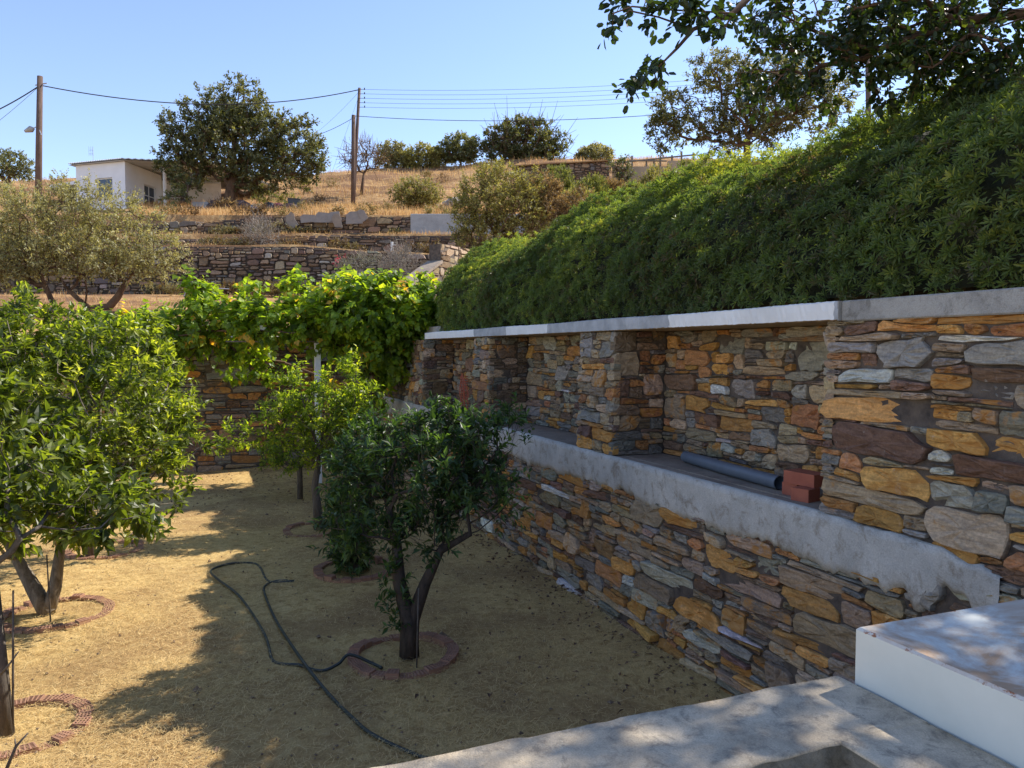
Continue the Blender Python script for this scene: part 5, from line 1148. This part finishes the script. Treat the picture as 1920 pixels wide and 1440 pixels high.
# ------------------------------------------------------------------ white house on the hill
def house():
    A = at(235, 350, 49); A[2] = 0; base_z = 10.9; B = at(143, 350, 50.2); C = at(303, 350, 53)
    root = empty('white_house', (A[0], A[1], base_z), 0, 'low white house with a pale corrugated roof and shaded veranda on the hill', 'house')
    a = np.zeros(3); b = np.array([B[0]-A[0], B[1]-A[1], 0]); c = np.array([C[0]-A[0], C[1]-A[1], 0]); Z = lambda v, z: (v[0], v[1], z)
    H_ = 3.42
    def wall(name, P0, P1, z0, z1, openings, mat, par=root, thick=.25):
        """wall from P0 to P1 with rectangular openings (u0,u1,z0,z1), u in metres"""
        d = P1-P0; Lw = np.linalg.norm(d); d = d/Lw; nrm = np.array([d[1], -d[0], 0])      # outward to the right of travel
        us = sorted({0, Lw, *[o[0] for o in openings], *[o[1] for o in openings]}); zs = sorted({z0, z1, *[o[2] for o in openings], *[o[3] for o in openings]})
        mb = MB()
        for i in range(len(us)-1):
            for j in range(len(zs)-1):
                um, zm = (us[i]+us[i+1])/2, (zs[j]+zs[j+1])/2
                if any(o[0] < um < o[1] and o[2] < zm < o[3] for o in openings): continue
                q = [P0+d*us[i], P0+d*us[i+1]]; mb.add([Z(q[0], zs[j]), Z(q[1], zs[j]), Z(q[1], zs[j+1]), Z(q[0], zs[j+1])], [(0, 1, 2, 3)])
        for o in openings:
            q0, q1 = P0+d*o[0], P0+d*o[1]; r0, r1 = q0-nrm*thick, q1-nrm*thick
            mb.add([Z(q0, o[2]), Z(q1, o[2]), Z(q1, o[3]), Z(q0, o[3]), Z(r0, o[2]), Z(r1, o[2]), Z(r1, o[3]), Z(r0, o[3])], [(0, 1, 5, 4), (1, 2, 6, 5), (2, 3, 7, 6), (3, 0, 4, 7)])
        w_ = mb.build(name, mat, par)
        return d, nrm
    def window(P0, d, nrm, o, mull=1, name='window'):
        fr_ = MB(); t = .07; q = lambda u, z, off: tuple(P0+d*u-nrm*off+np.array([0, 0, z]))
        def bar(u0, u1, z0, z1):
            V = [q(u, z, f) for f in (.10, .16) for u, z in ((u0, z0), (u1, z0), (u1, z1), (u0, z1))]; fr_.add(V, [(0, 1, 2, 3), (0, 4, 5, 1), (1, 5, 6, 2), (2, 6, 7, 3), (3, 7, 4, 0), (7, 6, 5, 4)])
        u0, u1, z0, z1 = o; bar(u0, u0+t, z0, z1); bar(u1-t, u1, z0, z1); bar(u0+t, u1-t, z0, z0+t); bar(u0+t, u1-t, z1-t, z1)
        for k in range(mull): um = u0+(u1-u0)*(k+1)/(mull+1); bar(um-t*.4, um+t*.4, z0+t, z1-t)
        if name == 'window' and mull == 1: bar(u0+t, u1-t, z0+(z1-z0)*.62, z0+(z1-z0)*.62+.06)
        f = fr_.build(name, M['white'], root); g_ = MB(); g_.add([q(u0+.01, z0+.01, .13), q(u1-.01, z0+.01, .13), q(u1-.01, z1-.01, .13), q(u0+.01, z1-.01, .13)], [(0, 1, 2, 3)]); g_.build('pane', M['glass'], f)
        s_ = MB(); V = [q(u, z, f2) for f2 in (-.08, .1) for u, z in ((u0-.08, z0-.07), (u1+.08, z0-.07), (u1+.08, z0-.01), (u0-.08, z0-.01))]; s_.add(V, [(0, 1, 2, 3), (0, 4, 5, 1), (1, 5, 6, 2), (2, 6, 7, 3), (3, 7, 4, 0)]); s_.build('sill', M['white'], f)
    Lb = np.linalg.norm(b); Lc = np.linalg.norm(c)
    w1 = (Lb*.42, Lb*.74, 1.2, 2.5)
    d1, n1 = wall('front_wall', b, a, -.8, H_, [w1], M['whitewash']); window(b, d1, n1, w1, 0)
    w2 = (Lc*.50, Lc*.84, .55, 2.45)
    d2, n2 = wall('side_wall', a, c, -.8, H_, [w2], M['whitewash']); window(a, d2, n2, w2, 1)
    far_ = c+(b/np.linalg.norm(b))*Lb; wall('rear_wall', far_, b, -.8, H_, [], M['whitewash']); 
    e = np.array([3.6, 1.2, 0.]); g1 = c+e
    w3 = (1.0, 1.9, .3, 2.0); d3, n3 = wall('veranda_wall', c, g1, -.8, H_-.3, [w3], M['dark_render']); window(c, d3, n3, w3, 0, 'door')
    wall('rear_wall', far_+e, far_, -.8, H_, [], M['whitewash']); wall('end_wall', g1, far_+e, -.8, H_, [], M['whitewash'])
    # corrugated roof: ridged sheet overhanging the veranda
    P0 = b+d1*(-.3)+n1*.3; P1 = np.array([.0, .0, 0])+n1*.35+d1*.1; P2 = P1+np.array([5.6, 1.2, 0]); n_ = 60; mb = MB(); V = []
    line = [P0*(1-t)+P1*t for t in np.linspace(0, 1, n_)]+[P1*(1-t)+P2*t for t in np.linspace(0, 1, n_//2)[1:]]
    back = [p+np.array([1.4, 9.5, 0.]) for p in line]
    for k, p in enumerate(line): zz = H_+.10+(.05 if k % 2 else 0); V += [Z(p, zz-.05), Z(p, zz), Z(back[k], zz+.25)]
    for k in range(len(line)-1): i = k*3; mb.add([V[i], V[i+3], V[i+4], V[i+1]], [(0, 1, 2, 3)]); mb.add([V[i+1], V[i+4], V[i+5], V[i+2]], [(0, 1, 2, 3)])
    mb.add([Z(line[0], H_+.01), Z(line[n_-1], H_+.01), Z(line[-1], H_+.01), Z(back[-1], H_+.2), Z(back[n_-1], H_+.2), Z(back[0], H_+.2)], [(0, 1, 4, 5), (1, 2, 3, 4)])
    mb.build('roof', M['roof_sheet'], root)
    pp = at(309, 350, 50.2)-np.array([A[0], A[1], 0]); mb = MB(); mb.tube([Z(pp, -.5), Z(pp, H_+.05)], .11, 10); mb.build('veranda_post', M['white'], root)
    q0 = at(285, 390, 50)-A; q1 = at(400, 390, 50.4)-A; q0[2] = q1[2] = 0; mb = MB()
    mb.add([Z(q0, -.9), Z(q1, -.9), Z(q1, .55), Z(q0, .45), Z(q0+[0, .2, 0], -.9), Z(q1+[0, .2, 0], -.9), Z(q1+[0, .2, 0], .55), Z(q0+[0, .2, 0], .45)], [(0, 1, 2, 3), (3, 2, 6, 7), (4, 7, 6, 5), (0, 3, 7, 4), (1, 5, 6, 2)])
    mb.build('veranda_parapet', M['whitewash'], root)
    # lower annexe at the left
    q = at(143, 350, 52.4)-A; r = at(93, 350, 53.2)-A; q[2] = r[2] = 0; back2 = np.array([0, 4., 0])
    mb = MB(); mb.add([Z(q, 2.72), Z(r, 2.6), Z(r+back2, 2.6), Z(q+back2, 2.72), Z(q, 2.95), Z(r, 2.83), Z(r+back2, 2.83), Z(q+back2, 2.95)], [(0, 1, 2, 3), (7, 6, 5, 4), (1, 0, 4, 5), (2, 1, 5, 6)]); mb.build('annexe_roof', M['whitewash'], root)
    q_, r_2 = q+np.array([0, 1.2, 0]), r+np.array([.3, 1.2, 0]); mb = MB(); mb.add([Z(r_2, -.8), Z(q_, -.8), Z(q_, 2.7), Z(r_2, 2.62)], [(0, 1, 2, 3)]); mb.build('annexe_shade_sheet', M['roof_shade'], root)  # near-black sheet standing in for the shade under the annexe roof
    q = at(478, 392, 51)-A; r2 = at(536, 392, 51.4)-A; mb = MB(); mb.box(q[0], r2[0], q[1], q[1]+2.5, -.6, 1.0); mb.build('low_annexe', M['whitewash'], root)
    mb = MB(); mb.box(q[0]-.15, r2[0]+.2, q[1]-.15, q[1]+2.6, 1.003, 1.12); mb.build('annexe_roof', M['whitewash'], root)
    # aerial
    ar = at(175, 308, 53); mb = MB(); rr = empty('tv_aerial', ar, 0, 'thin rooftop television aerial on the white house', 'aerial')
    mb.tube([(0, 0, -.4), (0, 0, 1.15)], .018, 5); mb.build('mast', M['metal'], rr); mb = MB()
    mb.tube([(-.28, 0, .95), (-.02, 0, .95)], .012, 4)
    for k, x in enumerate((-.28, -.15, -.02)): mb.tube([(x, 0, .55), (x, 0, 1.2)], .012, 4)
    mb.tube([(-.28, 0, .7), (.02, 0, .7)], .012, 4); mb.build('antenna', M['metal'], rr)
M['dark_render'] = plain('veranda_render', (.68, .64, .58), .9, 0, 2, (.55, .50, .44))
house()
# junk beside the house
def junk():
    b = on(415, 46); root = empty('tarp_heap', b, 0, 'long low heap under a brown tarpaulin beside the house', 'tarpaulin')
    rng = np.random.default_rng(2); n, m = 26, 9; V = []
    for i in range(n):
        for j in range(m):
            u_, v_ = i/(n-1), j/(m-1); x = (u_-.5)*2.9; y = (v_-.5)*1.8; h_ = .95*sin(pi*v_)**.55*(min(1, 8*min(u_, 1-u_))**.6)*(.85+.15*sin(u_*11)); V.append((x, y, h_+rng.normal(0, .02)-.15))
    Q = [(i*m+j, (i+1)*m+j, (i+1)*m+j+1, i*m+j+1) for i in range(n-1) for j in range(m-1)]
    mb = MB(); mb.add(V, Q); o = mb.build('tarpaulin', M['tarp'], root, True); root.location = on(438, 45.5)
    p = on(387, 46); mb = MB(); mb.box(-.55, .45, -.4, .4, -.1, .62, bev=.02); mb.box(-.75, .65, -.5, .5, -.2, .25, bev=.02); o = mb.build('cement_step', M['block'], None, False); o.location = p; tag(o, 'stepped grey cement block left of the brown tarpaulin', 'cement block')
    p = on(555, 45.5); r = empty('black_crate', p+np.array([0, 0, .35]), .3, 'black plastic crate perched on the heap of odds and ends', 'crate'); mb = MB()
    mb.box(-.33, .33, -.25, .25, 0, .03); 
    for x0, x1, y0, y1 in ((-.33, .33, -.25, -.22), (-.33, .33, .22, .25), (-.33, -.30, -.22, .22), (.30, .33, -.22, .22)): mb.box(x0, x1, y0, y1, .031, .42)
    mb.build('crate_body', M['black_plastic'], r); mb = MB(); mb.box(-.36, .36, -.28, .28, .421, .46, bev=.01); mb.build('rim', M['black_plastic'], r)
    for px, w_, h_, mat, lab, sd_ in ((508, .55, .42, 'black_plastic', 'black rubbish sack on the left of the heap', 5), (526, .5, .38, 'maroon', 'maroon cloth bundle in the middle of the heap', 6), (548, .55, .38, 'tarp', 'brown sack under the black crate', 7), (480, .35, .35, 'metal', 'pale metal drum end beside the tarpaulin', 8)):
        boulder('bundle', on(px, 45.3), (w_, .4, h_), lab, M[mat], sd_, 'bundle')
junk()

# ------------------------------------------------------------------ shed, rail fence and ochre wall on the ridge
p0 = at(968, 335, 56); p1 = at(1142, 332, 58); zt0 = at(968, 313, 56)[2]; zt1 = at(1142, 304, 58)[2]
sh = empty('stone_shed', p0, 0, 'long low dark dry-stone shed on the ridge behind the shrubs', 'shed')
rng = np.random.default_rng(77); Lx = p1[0]-p0[0]; zb = float(p0[2])-1.2
st = pack(rng, 0, Lx, cst(-1.3), lambda x: (zt0-p0[2])+(zt1-zt0)*x/Lx, .45, .13, .05)
st = [q for q in st if not ((1.6 < q[0].mean() < 2.2 or 4.4 < q[0].mean() < 5.0) and q[1].mean() < -.1)]
stonework('stonework', rng, [(st, ((0, 0, 0), (1, .25, 0), (0, 0, 1), (0, -1, 0)))], PAL_FAR, M['stone_far'], sh, gap=.02, relief=.05, K=10, rings=2)
mb = MB(); V = [(0, .08, -1.3), (Lx, .08+Lx*.25, -1.3), (Lx, .08+Lx*.25, zt1-p0[2]-.05), (0, .08, zt0-p0[2]-.05), (0, 3, -1.3), (Lx, 3+Lx*.25, -1.3), (Lx, 3+Lx*.25, zt1-p0[2]-.05), (0, 3, zt0-p0[2]-.05)]
mb.add(V, [(0, 1, 2, 3), (3, 2, 6, 7), (0, 3, 7, 4), (1, 5, 6, 2), (4, 7, 6, 5)]); mb.build('dark_core', M['dark_gap'], sh)
mb = MB(); mb.add([(-.3, -.15, zt0-p0[2]+.02), (Lx+.2, Lx*.25-.15, zt1-p0[2]+.02), (Lx+.2, 3.2+Lx*.25, zt1-p0[2]+.1), (-.3, 3.2, zt0-p0[2]+.1), (-.3, -.15, zt0-p0[2]+.1), (Lx+.2, Lx*.25-.15, zt1-p0[2]+.1), (Lx+.2, 3.2+Lx*.25, zt1-p0[2]+.18), (-.3, 3.2, zt0-p0[2]+.18)], [(0, 3, 2, 1), (4, 5, 6, 7), (0, 1, 5, 4), (1, 2, 6, 5), (2, 3, 7, 6), (3, 0, 4, 7)])
mb.build('earth_roof', M['hill'], sh)
a_ = at(1150, 345, 55); c_ = at(1330, 345, 56); mb = MB(); zt = at(1250, 306, 55.5)[2]; xm = at(1252, 340, 55.5)[0]
mb.box(a_[0], xm, 55.4, 55.7, a_[2]-1.5, zt-.25); mb.box(xm+.002, c_[0], 55.38, 55.72, a_[2]-1.5, zt+.15)
tag(mb.build('ochre_wall', M['ochre_wall'], None, False, (a_[0], 55.4, a_[2]-1.5)), 'plain ochre rendered wall below the wooden rail on the ridge', 'wall')
fx = empty('rail_fence', at(1150, 300, 57), 0, 'weathered wooden post and rail fence on the skyline right of the shed', 'fence'); fo = np.array(fx.location)
for px, t_, b_ in ((1185, 292, 312), (1212, 303, 318), (1226, 300, 318), (1238, 293, 316), (1260, 291, 316), (1278, 284, 316), (1300, 286, 316)):
    mb = MB(); mb.tube([at(px, b_, 57)-fo, at(px, t_, 57)-fo], .07, 6); mb.build('fence_post', M['weathered_wood'], fx)
for a, b_ in (((1140, 307), (1240, 297)), ((1240, 296.5), (1305, 290)), ((1180, 301), (1250, 302))):
    mb = MB(); mb.tube([at(*a, 56.9)-fo, at(*b_, 56.9)-fo], .06, 6); mb.build('rail', M['weathered_wood'], fx)
rs = np.random.default_rng(300); tips = []; vv = []
for i in range(84):
    px = rs.uniform(430, 1250); Y = rs.uniform(39, 73); p = on(px, Y); h_ = rs.uniform(.18, .5); w_ = h_*rs.uniform(1.1, 2.4); k = int(40*w_*2)
    if i >= 34: Yc = [29.1, 32.6, 35.5, 36.6, 27.5][i % 5]; p = on(rs.uniform(230, 860), Yc); h_ *= .8
    d = unit(rs.normal(size=(k, 3))); q = p+d*np.array([w_, w_*.7, h_])*rs.uniform(.4, 1, (k, 1))+np.array([0, 0, h_*.5]); tips.append(q); vv.append(np.full(k, rs.uniform(-.1, .6)))
tips = np.vstack(tips); b, _ = sprigs(rs, tips, np.tile([0, 0, 1.], (len(tips), 1)), 2, .2, 6, .11, 'flat', .45, .6, 0, 0, .2); b = b[:6]+(b[6]+np.repeat(np.concatenate(vv), 12)-.3,)
o = leaf_object('scrub', M['scrub'], None, None, [b]); tag(o, 'low scrub tufts scattered over the dry slope below the ridge', None, None, 'stuff')
# dark prickly bush by the shed corner
far_tree('dark_shrub', 'dark leggy cactus-like shrub at the corner of the shed', 'shrub', 1165, 55, [(1160, 312, 18, 14), (1172, 325, 14, 14), (1172, 302, 6, 8)], (1165, 325), .08, 70, 3, 5, .3, .2, 'carob_far', 'bark_brown', 140, None, tip_r=.02, shrub=True, vbase=-.2)

# ------------------------------------------------------------------ utility poles and cables
def pole(px, ybase, ytop, Y, r0, r1, label, lean=0., zb=None):
    b = on(px, Y); t = at(px+lean, ytop, Y); root = empty('utility_pole', b, 0, label, 'utility pole', 'wooden utility poles on the hill')
    q = t-b; mb = MB(); mb.tube([np.array([0, 0, -.4]), q*.5, q], [r0, (r0+r1)/2, r1], 12); mb.build('pole_shaft', M['wood_pole'], root, True); return root, b, t
P1r, P1b, P1t = pole(79, 335, 143, 40, .17, .13, 'brown wooden pole with a street lamp arm, far left', -4)
P2r, P2b, P2t = pole(664, 398, 165, 50, .13, .09, 'tall thin pole carrying the wire rack, left of centre', 10)
P3r, P3b, P3t = pole(664.5, 398, 216, 49.3, .14, .125, 'shorter thicker pole standing against the tall thin one', -1.5)
P4r, P4b, P4t = pole(1625, 300, 112, 44, .17, .13, 'utility pole half hidden by the overhanging leaves on the right', 2)
def lamp(root, b, px0, py0, px1, py1, Y):
    mb = MB(); a, c = at(px0, py0, Y)-b, at(px1, py1, Y)-b
    mb.tube([a+np.array([0, 0, -.35]), a*.6+c*.4+np.array([0, 0, .12]), c], .025, 6); arm = mb.build('lamp_arm', M['metal'], root)
    mb = MB(); sg = np.sign(c[0]-a[0]); mb.tube([c-np.array([sg*.05, 0, 0]), c+np.array([sg*.1, 0, -.03]), c+np.array([sg*.42, 0, -.14])], [.06, .17, .07], 12); mb.build('lamp_head', M['lampglass'], root, True)
lamp(P1r, P1b, 77, 240, 62, 241, 39.9); lamp(P4r, P4b, 1628, 168, 1636, 165, 44)
for k in range(5):
    z = P2t-P2b+np.array([0, 0, -.12-.28*k]); mb = MB(); mb.tube([z+np.array([-.05, -.1, 0]), z+np.array([.38, -.1, 0])], .016, 5); mb.tube([z+np.array([.34, -.1, -.02]), z+np.array([.34, -.1, .1])], [.04, .03], 8); mb.build('insulator', M['black_plastic'], P2r)
mb = MB(); z = P1t-P1b; mb.tube([z+np.array([-.25, 0, -.45]), z+np.array([.35, 0, -.35])], .03, 5); mb.build('bracket', M['metal'], P1r)
def cable(a, b, sag, r, label, n=24, group='overhead cables'):
    a, b = np.asarray(a, float), np.asarray(b, float); pts = [a*(1-t)+b*t+np.array([0, 0, -sag*4*t*(1-t)]) for t in np.linspace(0, 1, n)]
    mb = MB(); mb.tube(pts, r, 4); o = mb.build('overhead_cable', M['cable'], None, False, a); return tag(o, label, 'cable', group)
d1 = np.array([0, 0, -.45])
cable(P1t+d1, P2t+np.array([0, 0, -.1]), .95, .028, 'thick black cable sagging between the lamp pole and the tall pole')
cable(P1t+d1, at(-160, 260, 36), .35, .028, 'thick black cable leaving the lamp pole towards the left edge')
cable(P1t+d1, at(-60, 270, 36), .1, .010, 'thin wire slanting down left of the lamp pole')
for k in range(5):
    a = P2t+np.array([.34, -.1, -.12-.28*k]); b = at(1620, 118+9*k, 44); cable(a, b, .55, .009, ['topmost', 'second', 'third', 'fourth', 'lowest'][k]+' of the five thin wires on the tall pole')
cable(P3t+np.array([.1, 0, -.05]), at(1624, 170, 44), .85, .018, 'single thicker wire below the five thin ones')
cable(P3t+np.array([0, 0, -.15]), at(560, 262, 55), .2, .018, 'short cable from the shorter pole into the big tree')
cable(P2t+np.array([0, 0, -.2]), at(598, 245, 55), .1, .009, 'thin stay wire from the tall pole top into the big tree')
cable(P2t+np.array([0, 0, -.4]), on(600, 51), 0, .007, 'very thin stay wire running down left from the tall pole')

# ------------------------------------------------------------------ small things on the terraces
p = at(735, 466, 30.4); tp = empty('garden_tap', p+np.array([0, 0, -.3]), 0, 'small white standpipe with a side spout on the terrace edge', 'tap'); mb = MB()
mb.tube([(-.09, 0, 0), (0, 0, .38)], .022, 6); mb.tube([(.09, 0, 0), (0.02, 0, .38)], .022, 6); mb.tube([(0, 0, .36), (0, 0, .56)], .05, 8); mb.build('stand', M['white'], tp)
mb = MB(); mb.tube([(.03, 0, .44), (.16, 0, .44)], .018, 6); mb.build('spout', M['white'], tp)
# pale masonry and rail beyond the lemon trees
g0 = gz(190, 600, 2.9) if False else at(150, 600, 17.2)
wf = empty('white_fence', at(150, 606, 17.2), .25, 'low white fence with a thin metal rail glimpsed left of the vine', 'fence')
wo_ = np.array(wf.location); mb = MB(); mb.box(-1.6, .7, -.06, .06, -.35, -.02); mb.build('fence_wall', M['whitewash'], wf)
for k, x in enumerate((.0, .55, -1.2)): mb = MB(); mb.box(x-.06, x+.06, -.08, .08, -.3, .14, bev=.01); mb.build('fence_post', M['white'], wf)
mb = MB(); mb.tube([(0.06, 0, .10), (.62, 0, .12), (.62, 0, -.2)], .012, 5); mb.tube([(.06, 0, .0), (.62, 0, .02)], .010, 5); mb.build('rail', M['metal'], wf)
mb = MB(); b_ = at(345, 556, 24); c_ = at(352, 538, 24); mb.tube([b_, c_, at(430, 542, 24.5)], .018, 5)
tag(mb.build('bent_pipe', M['metal'], None, False, b_), 'bent thin metal pipe poking out before the lowest terrace wall', 'pipe')
